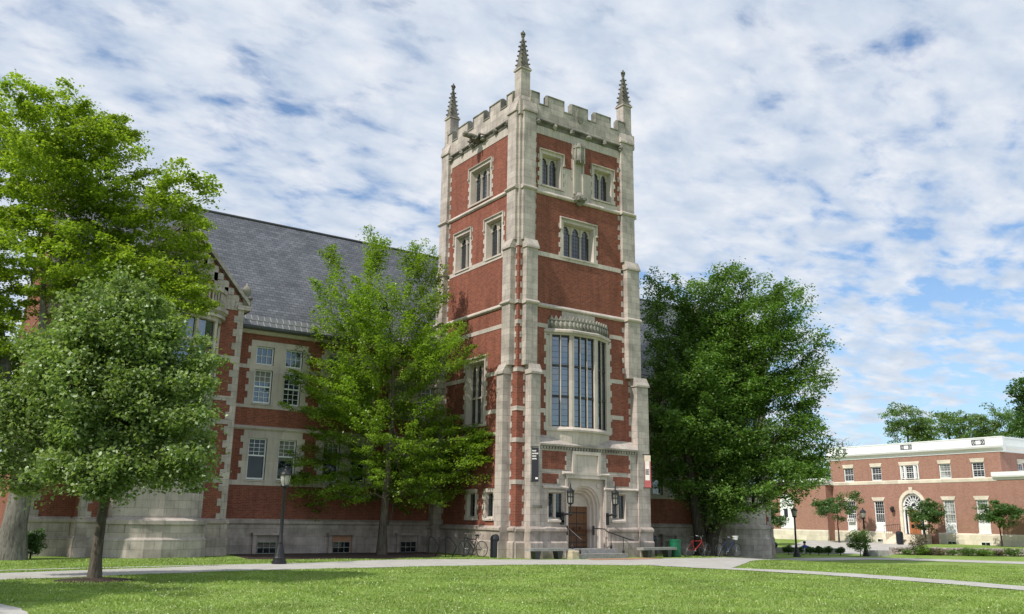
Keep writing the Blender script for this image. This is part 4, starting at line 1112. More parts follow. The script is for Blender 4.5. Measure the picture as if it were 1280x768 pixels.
for sg in (-1, 1):
    m = MB(); m.box(F2, *sorted((c + sg * .01, c + sg * .62)), -.28, -.2, .76, 2.98); d_ = m.build('door', 'orange_door', lib)
    m = MB()
    for k in range(3): m.box(F2, *sorted((c + sg * .16, c + sg * .46)), -.2, -.194, 1.3 + k * .55, 1.66 + k * .55)
    m.build('pane', 'glass', d_)
# blind arched window of the low wing, left
f1 = F2.moved(1.0); m = MB(); c = -14.2
m.slab(f1, [(c - .95, 1.0), (c + .95, 1.0)] + [(c + .95 * math.cos(math.pi * i / 14), 3.7 + .95 * math.sin(math.pi * i / 14)) for i in range(15)], -.05, .03)
b_ = m.build('arched_window', 'white_paint', lib)
m = MB()
m.box(f1, c - .42, c + .1, .031, .04, 2.2, 3.1)
m.build('pane', 'glass', b_)
# landing and steps
m = MB()
for k in range(6): m.box(F2, c * 0 - 1.1 - .0, 1.5, .0, 1.5 + .32 * k, .70 - .14 * (k + 1) - .5, .72 - .14 * k)
m.build('steps', 'cream_stone', lib)
m = MB()
for a, b in ((-1.5, -1.11), (1.51, 1.9)): m.box(F2, a, b, .09, 2.6, -.5, .78)
m.build('cheek_wall', 'cream_stone', lib)
def rail(fr, u, n0, n1, zt0, zt1, zb0, zb1, nb, label):
    t = empty('handrail', fr.P(u, n0, zb0), label, 'handrail'); m = MB()
    m.tube([fr.P(u, n0, zt0), fr.P(u, n1, zt1)], .025, 6); m.build('rail', 'iron', t)
    for k in range(nb):
        f_ = k / (nb - 1); n = n0 + (n1 - n0) * f_
        m = MB(); m.tube([fr.P(u, n, zb0 + (zb1 - zb0) * f_), fr.P(u, n, zt0 + (zt1 - zt0) * f_)], .014, 5); m.build('baluster', 'iron', t)
rail(F2, -1.3, .2, 2.5, 1.66, 1.5, .78, .78, 9, 'dark iron railing left of the arched doorway steps')
rail(F2, 1.7, .2, 2.5, 1.66, 1.5, .78, .78, 9, 'dark iron railing right of the arched doorway steps')

# ------------------------------------------------------------------ trees
def make_tree(name, base, label, cat, blobs, nclust, per, leaf, csize, lmat, bmat, trunk, r0, seed, flat=.45, up=.6, group=None, aspect=.55, shell=.55, rise=.0, minr=.012, outward=.0, multi=None, plume=None, taper=.55):
    """trunk: list of local points; crown: clusters of leaves at branch ends sampled inside blobs (x,y,z,r,rz)"""
    t = empty(name, base, label, cat, group); r = np.random.default_rng(seed)
    B = np.array(blobs, float); vol = B[:, 3] ** 2 * B[:, 4]; pr = vol ** .8 / (vol ** .8).sum()
    k = r.choice(len(B), nclust, p=pr); d = r.normal(0, 1, (nclust, 3)); d /= np.linalg.norm(d, axis=1)[:, None]
    rad = shell + (1 - shell) * r.random(nclust) ** .8; inner = r.random(nclust) < .28; rad[inner] = r.random(inner.sum()) ** .5 * .8
    C = B[k, :3] + d * rad[:, None] * np.c_[B[k, 3], B[k, 3], B[k, 4]]
    C[:, 2] = np.maximum(C[:, 2], .25)
    # skeleton: trunk, then every cluster joins the nearest node towards the trunk
    nodes = []; par = []
    trunks = [trunk] if multi is None else [trunk] + multi
    for tk in trunks:
        for i, p in enumerate(tk):
            nodes.append(np.array(p, float)); par.append(-1 if i == 0 else len(nodes) - 2)
    ntr = len(nodes)
    order = np.argsort([min(np.linalg.norm(c - n) for n in nodes) for c in C])
    for i in order:
        c = C[i]; A = np.array(nodes); dv = c - A; dist = np.linalg.norm(dv, axis=1)
        pen = dist + np.maximum(0, A[:, 2] - c[2] + .25 * dist) * 1.2
        pen[0] += 5
        j = int(np.argmin(pen)); L_ = dist[j]; st = max(1, min(5, int(L_ / .55)))
        prev = j; q0 = A[j]
        sag = np.array([0, 0, .12 * L_])
        for s_ in range(1, st + 1):
            f_ = s_ / st; p = q0 + (c - q0) * f_ + sag * math.sin(math.pi * f_) + (r.normal(0, .05 * L_, 3) if s_ < st else 0)
            nodes.append(p); par.append(prev); prev = len(nodes) - 1
    n = len(nodes); wgt = np.zeros(n); kids = [[] for _ in range(n)]
    for i in range(n):
        if par[i] >= 0: kids[par[i]].append(i)
    for i in range(n - 1, -1, -1):
        if not kids[i]: wgt[i] = max(wgt[i], 1)
        if par[i] >= 0: wgt[par[i]] += wgt[i]
    # nodes are appended after their parents, so one reverse pass is enough
    tr_top = max(wgt[0], 1)
    hz = np.array([q_[2] for q_ in nodes]); radii = np.maximum(minr, r0 * (wgt / tr_top) ** .5 * (1 - taper * np.clip(1.6 * hz / max(hz.max(), 1), 0, 1)))
    radii[ntr:] = np.minimum(radii[ntr:], r0 * .38)
    m = MB(); done = np.zeros(n, bool)
    for tk0 in range(n):
        pass
    def chain(i):
        ch = [i]
        while kids[i]:
            i = max(kids[i], key=lambda q_: wgt[q_]); ch.append(i)
        return ch
    starts = [i for i in range(n) if par[i] < 0]; stack = list(starts)
    first = set(starts); trunk_mb = MB()
    while stack:
        i = stack.pop()
        if done[i]: continue
        ch = chain(i)
        for q_ in ch: done[q_] = True
        pts = [nodes[par[i]]] + [nodes[q_] for q_ in ch] if par[i] >= 0 else [nodes[q_] for q_ in ch]
        rr = [min(radii[par[i]], radii[i] * 1.15)] + [radii[q_] for q_ in ch] if par[i] >= 0 else [radii[q_] for q_ in ch]
        if i in first: rr[0] *= 1.35
        (trunk_mb if i in first else m).tube(pts, rr, 9 if rr[0] > .08 else (5 if rr[0] > .03 else 3), False)
        for q_ in ch:
            for c_ in kids[q_]:
                if not done[c_]: stack.append(c_)
    def raw(mb_, nm):
        me = bpy.data.meshes.new(nm); me.from_pydata(mb_.v, [], mb_.f); me.materials.append(MATS[bmat]); me.polygons.foreach_set('use_smooth', [True] * len(me.polygons)); o = bpy.data.objects.new(nm, me); COL.objects.link(o); o.parent = t
    raw(trunk_mb, 'trunk')
    if m.f: raw(m, 'branches')
    if per:
        cen = np.repeat(C, per, 0); N_ = len(cen)
        cs = np.repeat(csize * (.65 + .7 * r.random(nclust)), per)
        g = r.normal(0, 1, (N_, 3)); g /= np.linalg.norm(g, axis=1)[:, None]; g *= (r.random(N_) ** .45)[:, None]
        out_ = C - np.array([0, 0, B[:, 2].mean()]); out_[:, 2] *= .3; out_ /= (np.linalg.norm(out_, axis=1)[:, None] + 1e-6)
        od = np.repeat(out_, per, 0)
        P = cen + g * np.c_[cs, cs, cs * flat]
        if outward: P += od * (cs * outward * (r.random(N_) - .35))[:, None]; 
        if plume:
            pl, pw, zlo, zhi = plume; H_ = (C[:, 2] - C[:, 2].min()) / max(1e-6, np.ptp(C[:, 2]))
            ax = out_.copy(); ax[:, 2] = 0; ax += r.normal(0, .35, ax.shape); ax[:, 2] = zlo + (zhi - zlo) * H_ + r.normal(0, .15, len(C)); ax /= np.linalg.norm(ax, axis=1)[:, None]
            axr = np.repeat(ax, per, 0); tt = r.random(N_) * 1.35 - .45
            wd_ = (1.05 - .6 * np.clip(tt, 0, 1)) * cs * pw; gg = r.normal(0, .5, (N_, 3)); gg[:, 2] *= flat
            P = cen + axr * (tt * cs * pl)[:, None] + gg * wd_[:, None]; P[:, 2] -= (np.clip(tt, 0, 1) ** 2) * cs * .18
        if rise: P[:, 2] += rise * cs * (r.random(N_) * 1.2 - .2)
        v, q_ = leaf_quads(P, leaf, up, seed + 1, aspect)
        numpy_mesh('crown', v, q_, lmat, t)
    return t
def round_blobs(r, h, zc, n=5, seed=0):
    rr = random.Random(seed); out = [[0, 0, zc, r * .75, h * .75]]
    for i in range(n):
        a = rr.uniform(0, 6.28); out.append([math.cos(a) * r * .55, math.sin(a) * r * .55, zc + rr.uniform(-.5, .5) * h, r * rr.uniform(.4, .6), h * rr.uniform(.35, .55)])
    return out
make_tree('maple_tree', (-17.94, -7.08, 0), 'young maple with dense grey green crown and slim trunk in a dark mulch ring', 'tree',
    [[-0.2, -0.55, 6.45, 1.35, 1.1], [-0.98, 0.8, 5.5, 1.4, 1.4], [0.7, -0.85, 5.25, 1.35, 1.4], [-1.6, 1.4, 3.95, 1.1, 1.2], [0.15, 0.2, 3.7, 1.75, 1.5], [1.35, -2.1, 3.7, 0.65, 1.0], [-0.54, -1.04, 2.7, 1.25, 0.6], [-1.75, 2.1, 2.75, 0.75, 0.6], [1.25, -1.5, 2.8, 0.75, 0.5], [-.3, 0, 4.6, 1.75, 1.5], [.05, -.45, 6.0, 1.15, 1.1], [-1.2, .9, 4.7, 1.2, 1.0], [1.0, -1.3, 4.5, 1.1, 1.0]],
    520, 240, .105, .44, 'leaf_silver', 'bark', [(0, 0, -.1), (-.02, 0, .6), (-.02, -.02, 1.4), (0, -.05, 2.2), (0, -.1, 3.4), (0, 0, 4.8), (-.1, -.2, 6.4)], .15, 11, flat=.75, up=.4, shell=.62, aspect=.7, plume=(1.1, .95, -.2, 1.0))
make_tree('maple_tree', (-28.2, -11.5, 0), 'dark green maple beyond the left edge of the picture, added to shade the left lawn', 'tree', round_blobs(4.4, 3.6, 7.0, 7, 9), 330, 130, .17, .6, 'leaf_dark', 'bark', [(0, 0, -.1), (.02, 0, 1.2), (.06, -.02, 2.6), (0, 0, 5), (0, 0, 7)], .2, 15, flat=.6)  # off-frame maple, added to cast the dark band of shade on the left lawn
make_tree('large_maple_tree', (-18.76, 4.31, 0), 'tall old maple with yellow green crown and thick grey trunk at the left edge', 'tree',
    [[-0.79, -0.69, 15.22, 2.61, 2.46], [-2.45, 4.0, 15.38, 2.66, 3.43], [1.12, -0.91, 14.3, 1.94, 2.0], [3.15, -0.6, 12.66, 2.19, 1.82], [0.66, -0.56, 11.52, 2.45, 2.21], [-1.41, 1.62, 10.37, 2.48, 2.87], [3.34, -3.93, 13.22, 1.2, 1.17], [4.53, -2.49, 10.96, 0.93, 1.28], [-0.95, 2.37, 6.44, 1.55, 1.91], [-2.86, 2.08, 8.66, 2.12, 3.74], [1.51, 0.08, 16.28, 0.98, 1.01], [4.1, -3.4, 9.5, 1.1, 1.2], [2.6, -2.4, 10.0, 1.5, 1.4], [-2.2, 0.6, 7.6, 1.8, 1.8]],
    960, 150, .125, .52, 'leaf_yellow', 'grey_bark', [(0, 0, -.2), (0, 0, 1.2), (.1, 0, 3.0), (.2, .1, 5.0), (.1, .1, 7.5), (-.2, 0, 10), (-.6, -.2, 13), (-.8, -.4, 16)], .46, 12, flat=.42, up=.75, shell=.55, aspect=.75, plume=(1.1, .85, -.1, .7), taper=.93, multi=[[(.1, 0, 3.0), (.9, -.3, 5.5), (1.5, -.7, 8.5), (2.4, -.8, 12)], [(0, .1, 3.2), (-.8, 1.2, 6), (-1.6, 2.4, 10), (-2.4, 3.6, 14)], [(.2, .1, 4.5), (.6, -.2, 8), (1.0, -.6, 12), (1.2, -.6, 15.5)]])
make_tree('young_beech_tree', (-3.98, 4.8, 0), 'feathery bright green tree in the mulch bed beside the tower', 'tree',
    [[-0.73, 0.9, 14.18, 0.79, 1.3], [-1.68, 0.14, 11.24, 2.27, 1.64], [1.27, -0.27, 12.21, 1.49, 2.34], [-0.52, 0.57, 9.14, 3.37, 2.05], [-2.53, 1.28, 7.11, 2.43, 1.62], [1.62, -2.21, 8.8, 1.49, 1.99], [0.18, 0.73, 5.58, 3.61, 2.15], [-2.66, 1.77, 3.63, 1.47, 1.6], [2.57, -1.26, 4.48, 1.8, 1.85], [-2.96, 2.93, 1.83, 0.89, 0.77], [3.48, -1.9, 4.87, 0.98, 1.01], [0.32, 0.76, 3.35, 3.19, 1.24], [3.6, -2.73, 3.45, 0.59, 0.53], [0.91, 0.07, 14.28, 0.72, 0.9], [-2.28, 1.44, 13.61, 0.62, 0.88], [-2.2, .3, 2.7, 1.3, .9], [1.7, -.4, 2.8, 1.5, .9]],
    720, 165, .12, .60, 'leaf_spring', 'bark', [(0, 0, -.1), (0, 0, 1.0), (.05, 0, 2.4), (.15, 0, 4.5), (.2, 0, 7), (.1, .1, 9.5), (-.3, .3, 12), (-.7, .8, 14.4)], .21, 13, flat=.45, up=.75, shell=.5, aspect=.55, plume=(1.5, .62, -.25, 1.9))
make_tree('beech_tree', (13.9, 2.2, -.18), 'broad dark green beech with several stems right of the tower', 'tree',
    [[0.41, 1.5, 12.72, 2.13, 3.41], [2.56, -0.22, 13.69, 2.75, 2.83], [2.72, -3.51, 12.65, 1.88, 2.4], [3.87, -4.15, 9.98, 1.6, 2.65], [-0.8, -0.6, 8.37, 2.65, 3.1], [3.73, -0.67, 8.29, 3.16, 3.26], [4.51, -3.36, 6.11, 1.69, 1.92], [0.55, 0.14, 4.53, 2.68, 2.21], [2.23, -2.35, 4.09, 2.4, 1.79], [-1.48, 1.05, 5.79, 0.98, 2.2], [0.59, -0.87, 2.36, 1.39, 0.81], [4.5, -3.6, 4.6, 0.7, 1.0], [2.2, -.4, 10.6, 3.0, 3.2], [.3, .6, 10.0, 2.4, 2.6], [1.2, -1.0, 6.3, 2.6, 2.2], [.2, -1.4, 3.2, 1.8, 1.0], [-1.56, 1.42, 14.11, 0.84, 1.82], [5.36, -3.35, 14.49, 0.84, 1.06], [2.58, -0.13, 15.93, 1.05, 0.79]],
    1150, 165, .15, .74, 'leaf_beech', 'dark_bark', [(0, 0, -.2), (-.1, 0, 1.0), (-.3, .1, 2.6), (-.5, .3, 5), (-.3, .5, 8), (0, .8, 12)], .34, 14, flat=.6, up=.75, shell=.5, aspect=.6, plume=(1.25, .8, .15, 1.4),
    multi=[[(.3, -.1, -.2), (.7, -.2, 1.2), (1.4, -.5, 3), (2.2, -.8, 6), (2.6, -1, 10), (2.6, -.6, 14)], [(.15, .2, -.2), (.25, .3, 1.5), (.6, .2, 4), (1.4, 0, 8), (2, -.2, 12)]])
# small trees in front of the right building
for i, (b, zc, r, h, lb) in enumerate([((53.6, 21.6, -.1), 3.1, 2.35, 1.9, 'small round tree left of the far doorway lamp post'), ((47, 24.5, -.1), 2.6, 1.7, 1.5, 'small tree in front of the blind arched window'), ((53.9, 12.9, -.05), 2.55, 1.75, 1.7, 'small round tree standing right of the arched doorway'), ((53.4, 6.0, -.05), 2.75, 1.95, 1.25, 'small flat topped tree at the right end of the far building')]):
    make_tree('ornamental_tree', b, lb, 'tree', round_blobs(r, h, zc, 6, i), 70, 90, .17, .5, 'leaf_dark', 'dark_bark', [(0, 0, -.1), (.02, 0, .8), (0, .03, 1.6), (.03, 0, 2.6), (0, 0, zc + .3)], .075, 30 + i, flat=.55, group='small trees before the far building')
# trees behind the right building
bt = [((90.8, 35.8, -.1), 14.8, 4.3, 4.4, 'dense rounded tree behind the white parapet, left of its row', 'leaf_far'), ((105.3, 37.9, -.1), 15.6, 5.2, 4.6, 'thin crowned tree in the middle behind the white parapet', 'leaf_far'), ((105.7, 31.2, -.1), 15.6, 5.0, 4.6, 'broad green tree behind the right end of the white parapet', 'leaf_far'), ((100.0, 24.0, -.1), 14.4, 4.6, 4.0, 'low green tree at the right edge behind the far building', 'leaf_dark'),
      ((73.6, 10.6, -.1), 15.3, 2.5, 4.6, 'tall dark tree at the right edge of the picture above the roof', 'leaf_dark')]
for i, (b, zc, r, h, lb, lm) in enumerate(bt):
    make_tree('tall_tree', b, lb, 'tree', round_blobs(r, h, zc, 7, 40 + i), 120, 60, .30, .85, lm, 'dark_bark', [(0, 0, -.2), (0, .1, 4), (.1, 0, 9), (0, 0, zc), (0, 0, zc + h * .7)], .30, 50 + i, flat=.55, group='trees beyond the far building', shell=.45)
hb = [((70.7, 37.4, -.1), 8.0, 4.4, 3.6, 'light green tree above the white roof of the low wing'), ((66.5, 42.5, -.1), 7.6, 4.2, 3.8, 'light green tree behind the low wing, half hidden by the beech'), ((78.0, 46.0, -.1), 10.0, 4.6, 4.0, 'taller light green tree behind the low wing')]
for i, (b, zc, r, h, lb) in enumerate(hb):
    make_tree('roadside_tree', b, lb, 'tree', round_blobs(r, h, zc, 7, 60 + i), 130, 70, .26, .8, 'leaf_hill', 'pale_bark', [(0, 0, -.2), (0, .1, 3), (.1, 0, 6), (0, 0, zc + 1)], .22, 70 + i, flat=.55, group='light green trees behind the low wing')
make_tree('bare_tree', (83.3, 40.9, -.1), 'leafless grey twiggy tree showing above the white parapet', 'tree', [[0, 0, 12.0, 2.4, 1.8], [0, 0, 10.5, 1.6, 1.5]], 90, 0, .2, .5, 'leaf_far', 'pale_bark', [(0, 0, -.1), (0, 0, 5), (0, .1, 9), (0, 0, 12.5)], .18, 90, minr=.02)

# ------------------------------------------------------------------ shrubs
def shrub(name, base, label, r, h, lmat, seed, n=26, per=70, leaf=.09, group=None, cat='shrub'):
    return make_tree(name, base, label, cat, [[0, 0, h * .5, r * .8, h * .42], [r * .3, 0, h * .6, r * .5, h * .35], [-r * .3, .1, h * .45, r * .5, h * .35]], n, per, leaf, r * .35, lmat, 'dark_bark', [(0, 0, -.05), (0, 0, h * .3), (.02, 0, h * .8)], .03, seed, flat=.7, group=group)
hl = ['dark rounded hedge shrub nearest the hall corner', 'hedge shrub just left of the black lamp post', 'hedge shrub just right of the black lamp post', 'hedge shrub below the seated person', 'hedge shrub right of the seated person', 'hedge shrub at the right end of the row']
for i, (x, y) in enumerate([(29.12, 8.43), (29.72, 8.02), (30.35, 7.6), (30.85, 7.25), (31.4, 6.88), (32.1, 6.4)]):
    shrub('hedge_shrub', (x, y, -.5), hl[i], .42, .62, 'leaf_dark', 100 + i, group='hedge shrubs along the seat wall')
shrub('bush', (32.2, 4.9, -.5), 'loose light green bush beside the black lamp post', .95, 2.0, 'leaf_far', 110, 45, 60, .12)
shrub('twiggy_shrub', (39.6, 5.0, -.48), 'sparse pinkish twiggy shrub against the rubble wall', .9, 1.7, 'leaf_pink', 111, 40, 22, .10)
wb = ['low green shrub at the left end of the rubble wall', 'spreading green shrub below the rubble wall', 'pale sparse shrub in front of the rubble wall', 'rounded green shrub under the arched doorway tree', 'bright green shrub midway along the rubble wall', 'tall loose shrub beside the rubble wall', 'dark green shrub near the right end of the rubble wall', 'green shrub at the right edge of the rubble wall']
for i in range(8):
    f_ = (i + .6) / 8.3; x = 37.9 + 7.4 * f_; y = 5.7 - 5.3 * f_
    shrub('border_shrub', (x, y, float(gz(np.float64(x), 0))), wb[i], .5 + .2 * (i % 3), .30 + .16 * ((i * 2) % 3), ('leaf_far', 'leaf_hill', 'leaf_pink', 'leaf_far')[i % 4], 120 + i, 26, 55, .10, group='shrubs below the rubble wall')
shrub('bush', (-18.05, 4.9, 0), 'small dark green bush at the foot of the thick grey trunk', .5, 1.1, 'leaf_dark', 140, 26, 60, .10)

# ------------------------------------------------------------------ landscape walls
wall_t = empty('rubble_wall', (38.6, 6.3, -.5), 'low rubble stone wall in front of the far building', 'wall'); m = MB()
m.prism([(38.4, 6.45, -.6), (47.6, .1, -.5), (48.0, .6, -.5), (38.8, 6.95, -.6)], [(38.4, 6.45, -.02), (47.6, .1, .02), (48.0, .6, .02), (38.8, 6.95, -.02)])
m.build('core', 'rubble', wall_t)
m = MB()
for i in range(150):
    f_ = random.random(); z = random.choice((-.42, -.25, -.08)); x = 38.45 + 9.2 * f_; y = 6.4 - 6.35 * f_
    m.blob((x - .05, y - .08, z + .03), (random.uniform(.13, .26), random.uniform(.1, .18), random.uniform(.09, .13)), i, 1, .3)
m.build('stones', 'rubble', wall_t)
m = MB(); m.face((38.6, 6.9, -.03), (47.8, .5, -.03), (57.5, -8, -.03), (57.5, 13.4, -.03), (50, 11.1, -.03), (43, 7.6, -.03)); tag(m.build('terrace', 'lawn'), kind='structure')
m = MB(); m.box(Fr((32.6, 9.6, 0), Vector((.78, -.62, 0)), Vector((-.62, -.78, 0))), -4.6, 2.2, 0, .45, -.7, -.10); tag(m.build('seat_wall', 'granite'), 'long low grey granite seat wall behind the hedge shrubs', 'wall')
m = MB(); m.box(Fr((34.7, 4.9, 0), Vector((.82, -.57, 0)), Vector((-.57, -.82, 0))), -1.0, .25, 0, .6, -.7, -.12); tag(m.build('granite_block', 'granite'), 'square grey granite block on the lawn edge by the walkway', 'block')
m = MB(); m.lathe((-17.94, -7.08, .0), [(.95, .008), (.8, .03), (.4, .06), (.2, .07)], 20); tag(m.build('mulch_ring', 'mulch'), kind='structure')

# ------------------------------------------------------------------ street furniture
def lamp_post(base, label, sc=1.0):
    t = empty('lamp_post', base, label, 'lamp post', 'black lamp posts on the lawns'); x, y, z = base
    m = MB(); m.lathe(base, [(.26 * sc, 0), (.26 * sc, .10), (.22 * sc, .13), (.22 * sc, .22), (.19 * sc, .26), (.15 * sc, .42), (.10 * sc, .62), (.085 * sc, .70)], 14); m.build('base', 'iron', t, False)
    m = MB(); m.lathe((x, y, z + .70), [(.075, 0), (.085, .03), (.07, .06), (.055, 1.86 * sc), (.075, 1.88 * sc), (.055, 1.92 * sc)], 10); m.build('pole', 'iron', t, True)
    h = z + .70 + 1.92 * sc
    m = MB(); m.lathe((x, y, h), [(.06, 0), (.13, .04), (.15, .08), (.14, .10)], 12); m.build('collar', 'iron', t)
    m = MB(); m.lathe((x, y, h + .10), [(.12, 0), (.165, .16), (.185, .34)], 10); l_ = m.build('lantern', 'lantern_glass', t)
    m = MB()
    for k in range(6):
        a = math.pi * k / 3; m.tube([(x + .125 * math.cos(a), y + .125 * math.sin(a), h + .1), (x + .19 * math.cos(a), y + .19 * math.sin(a), h + .44)], .009, 4)
    m.build('cage', 'iron', l_)
    m = MB(); m.lathe((x, y, h + .44), [(.22, 0), (.23, .03), (.17, .11), (.07, .19), (.05, .22), (.03, .24), (.035, .28), (.0, .34)], 12); m.build('cap', 'iron', t)
lamp_post((-11.0, -1.3, 0), 'tall black lamp post with bell base in front of the left wing')
lamp_post((26.3, 5.6, -.5), 'black lamp post right of the beech near the hedge shrubs', .93)
lamp_post((32.9, 4.95, -.5), 'black lamp post beside the light green bush', .93)

def bench(base, ang, label, ln=2.2):
    t = empty('bench', base, label, 'bench', 'stone slab benches at the tower foot')
    d = Vector((math.cos(ang), math.sin(ang), 0)); fr = Fr(base, d, Vector((d.y, -d.x, 0)))
    m = MB(); m.box(fr, -ln / 2, ln / 2, -.22, .22, .34, .45); m.build('seat', 'granite', t)
    for s_ in (-1, 1):
        m = MB(); u = s_ * ln * .3; m.hexa([fr.P(u - .09, -.16, 0), fr.P(u + .09, -.16, 0), fr.P(u + .09, .16, 0), fr.P(u - .09, .16, 0), fr.P(u - .16, -.18, .345), fr.P(u + .16, -.18, .345), fr.P(u + .16, .18, .345), fr.P(u - .16, .18, .345)]); m.build('pedestal', 'lead', t)
bench((.95, -1.05, 0), 0, 'grey stone slab bench left of the entrance steps', 2.0)
bench((7.35, -1.15, 0), R(4), 'grey stone slab bench right of the tower beside the green bin', 2.3)

def bin_(base, label, mat, domed, h=.95, r=.26):
    t = empty('litter_bin', base, label, 'litter bin'); m = MB()
    m.lathe(base, [(r * .92, 0), (r, .04), (r, h * .8), (r * 1.04, h * .82), (r * 1.04, h * .86)], 16); m.build('body', mat, t, False)
    m = MB()
    if domed: m.lathe((base[0], base[1], base[2] + h * .86), [(r * 1.02, 0), (r * .95, h * .10), (r * .7, h * .18), (r * .3, h * .22)], 16)
    else: m.lathe((base[0], base[1], base[2] + h * .86), [(r * 1.06, 0), (r * 1.06, .05), (r * .8, .07), (r * .75, .02)], 16)
    m.build('lid', mat, t)
bin_((-.5, .7, 0), 'dark domed litter bin standing at the left side of the tower', 'dark_bin', True, .92, .27)
bin_((8.75, -.95, 0), 'bright green round litter bin beside the stone bench', 'green_bin', False, .86, .27)
bin_((8.7, .6, 0), 'dark litter bin in the shade behind the green bin', 'dark_bin', True, .9, .26)
bin_((53.9, 15.4, -.1), 'black litter bin at the foot of the far doorway steps', 'dark_bin', True, 1.05, .32)

def rack(x, y, label):
    m = MB(); m.tube([(x, y, 0), (x, y, .78), (x + .03, y - .04, .85), (x + .12, y - .12, .82), (x + .34, y - .34, .45), (x + .34, y - .34, .40), (x + .22, y - .2, .0)], .024, 6)
    tag(m.build('bike_rack', 'iron'), label, 'bike rack', 'looped metal bike racks by the tower')
rack(-2.95, 2.35, 'black looped bike rack farthest from the parked bicycle'); rack(-2.2, 2.15, 'middle black looped bike rack beside the tower'); rack(-1.5, 1.75, 'black looped bike rack just behind the parked bicycle')

def bicycle(base, ang, label, mat, basket=False):
    t = empty('bicycle', base, label, 'bicycle', 'bicycles parked by the hall'); d = Vector((math.cos(ang), math.sin(ang), 0)); sd_ = Vector((-d.y, d.x, 0)); b = Vector(base); Z = Vector((0, 0, 1))
    def P(u, z, s=0): return b + d * u + Z * z + sd_ * s
    for u in (-.52, .52):
        m = MB(); m.tube([P(u + .335 * math.cos(a), .345 + .335 * math.sin(a)) for a in np.linspace(0, 2 * math.pi, 29)], .018, 6, False); w = m.build('wheel', 'tyre', t)
        m = MB()
        for k in range(9):
            a = math.pi * k / 9; m.tube([P(u - .32 * math.cos(a), .345 - .32 * math.sin(a)), P(u + .32 * math.cos(a), .345 + .32 * math.sin(a))], .0025, 3)
        m.tube([P(u, .345, -.05), P(u, .345, .05)], .022, 8); m.build('spokes', 'chrome', w)
    bb, st, hd, ht = P(-.08, .28), P(-.2, .80), P(.36, .72), P(.34, .84)
    m = MB()
    for a, c, r_ in ((bb, st, .018), (bb, hd, .02), (P(-.19, .74), P(.355, .76), .017), (bb, P(-.52, .345), .012), (P(-.19, .74), P(-.52, .345), .011), (hd, ht, .02), (hd, P(.52, .345), .015)): m.tube([a, c], r_, 6)
    m.build('frame', mat, t)
    m = MB(); m.tube([P(-.2, .78), P(-.22, .90)], .013, 5); m.blob(P(-.22, .93), (.13, .075, .04), 3, 2, .1); m.build('saddle', 'tyre', t)
    m = MB(); m.tube([ht, P(.30, .97)], .013, 5); m.tube([P(.22, 1.0, -.29), P(.31, .98, -.18), P(.31, .98, .18), P(.22, 1.0, .29)], .014, 5); m.build('handlebar', 'chrome', t)
    m = MB(); m.lathe((bb.x, bb.y, bb.z - .01), [(.09, 0), (.09, .02)], 10); m.tube([bb - Z * .15 + sd_ * .07, bb + sd_ * .07, bb + Z * 0 - sd_ * .07, bb + Z * .15 - sd_ * .07], .01, 5); m.build('crank', 'chrome', t)
    if basket:
        c = P(.5, .86); m = MB(); m.lathe((c.x, c.y, c.z), [(.10, 0), (.16, .2), (.15, .2), (.09, .02)], 10); m.build('basket', 'white_plastic', t)
bicycle((-1.05, 1.75, 0), R(106), 'black bicycle leaning at the bike racks beside the tower', 'bike_black')
bicycle((10.2, -.9, -.02), R(-12), 'red bicycle parked under the beech', 'bike_red')
bicycle((13.2, -.3, -.10), R(-8), 'dark blue bicycle with a pale basket right of the beech trunk', 'bike_blue', True)
rack(12.3, -.1, 'black looped bike rack under the beech')

def wall_lantern(u, label):
    fr = FRONT.moved(PN); t = empty('wall_lantern', fr.P(u, 0, 1.6), label, 'lantern', 'wrought iron lanterns flanking the tower door'); m = MB()
    m.box(fr, u - .09, u + .09, .0, .07, 1.44, 1.98); m.tube([fr.P(u, .05, 1.86), fr.P(u, .35, 1.90), fr.P(u, .62, 1.88)], .045, 6); m.tube([fr.P(u, .62, 1.86), fr.P(u, .62, 2.30)], .035, 6); m.lathe(fr.P(u, .62, 1.80), [(.02, 0), (.06, .05), (.07, .1), (.03, .14)], 8)
    m.build('bracket', 'iron', t)
    c = fr.P(u, .62, 2.30); K = .84
    m = MB(); m.lathe(c, [(.04 * K, 0), (.15 * K, .06), (.17 * K, .09)], 8); m.lathe(c + Vector((0, 0, .54)), [(.20 * K, 0), (.21 * K, .04), (.10 * K, .16), (.03, .22), (.02, .40), (.0, .44)], 8)
    for k in range(8):
        a = math.pi * k / 4; m.tube([c + Vector((K * .155 * math.cos(a), K * .155 * math.sin(a), .08)), c + Vector((K * .18 * math.cos(a), K * .18 * math.sin(a)  , .56))], .014, 4)
        m.tube([c + Vector((K * .19 * math.cos(a), K * .19 * math.sin(a)  , .56)), c + Vector((K * .2 * math.cos(a), K * .2 * math.sin(a), .66))], .012, 4)
    for z in (.34,):
        m.lathe(c + Vector((0, 0, z)), [(.172 * K, 0), (.172 * K, .03)], 8)
    m.build('cage', 'iron', t)
    m = MB(); m.lathe(c + Vector((0, 0, .085)), [(.135 * K, 0), (.155 * K, .46)], 8); m.build('glass', 'lantern_glass', t)
wall_lantern(2.30, 'black iron lantern on a wall bracket left of the tower door'); wall_lantern(4.94, 'black iron lantern on a wall bracket right of the tower door')
def far_lantern(u, label):
    t = empty('wall_lantern', F2.P(u, 0, 3.0), label, 'lantern'); m = MB(); m.tube([F2.P(u, 0, 3.25), F2.P(u, .3, 3.3), F2.P(u, .3, 3.2)], .03, 6); m.build('bracket', 'iron', t)
    m = MB(); m.lathe(F2.P(u, .3, 2.75), [(.05, 0), (.16, .1), (.2, .42), (.1, .52), (.02, .6)], 8); m.build('lamp', 'iron', t)
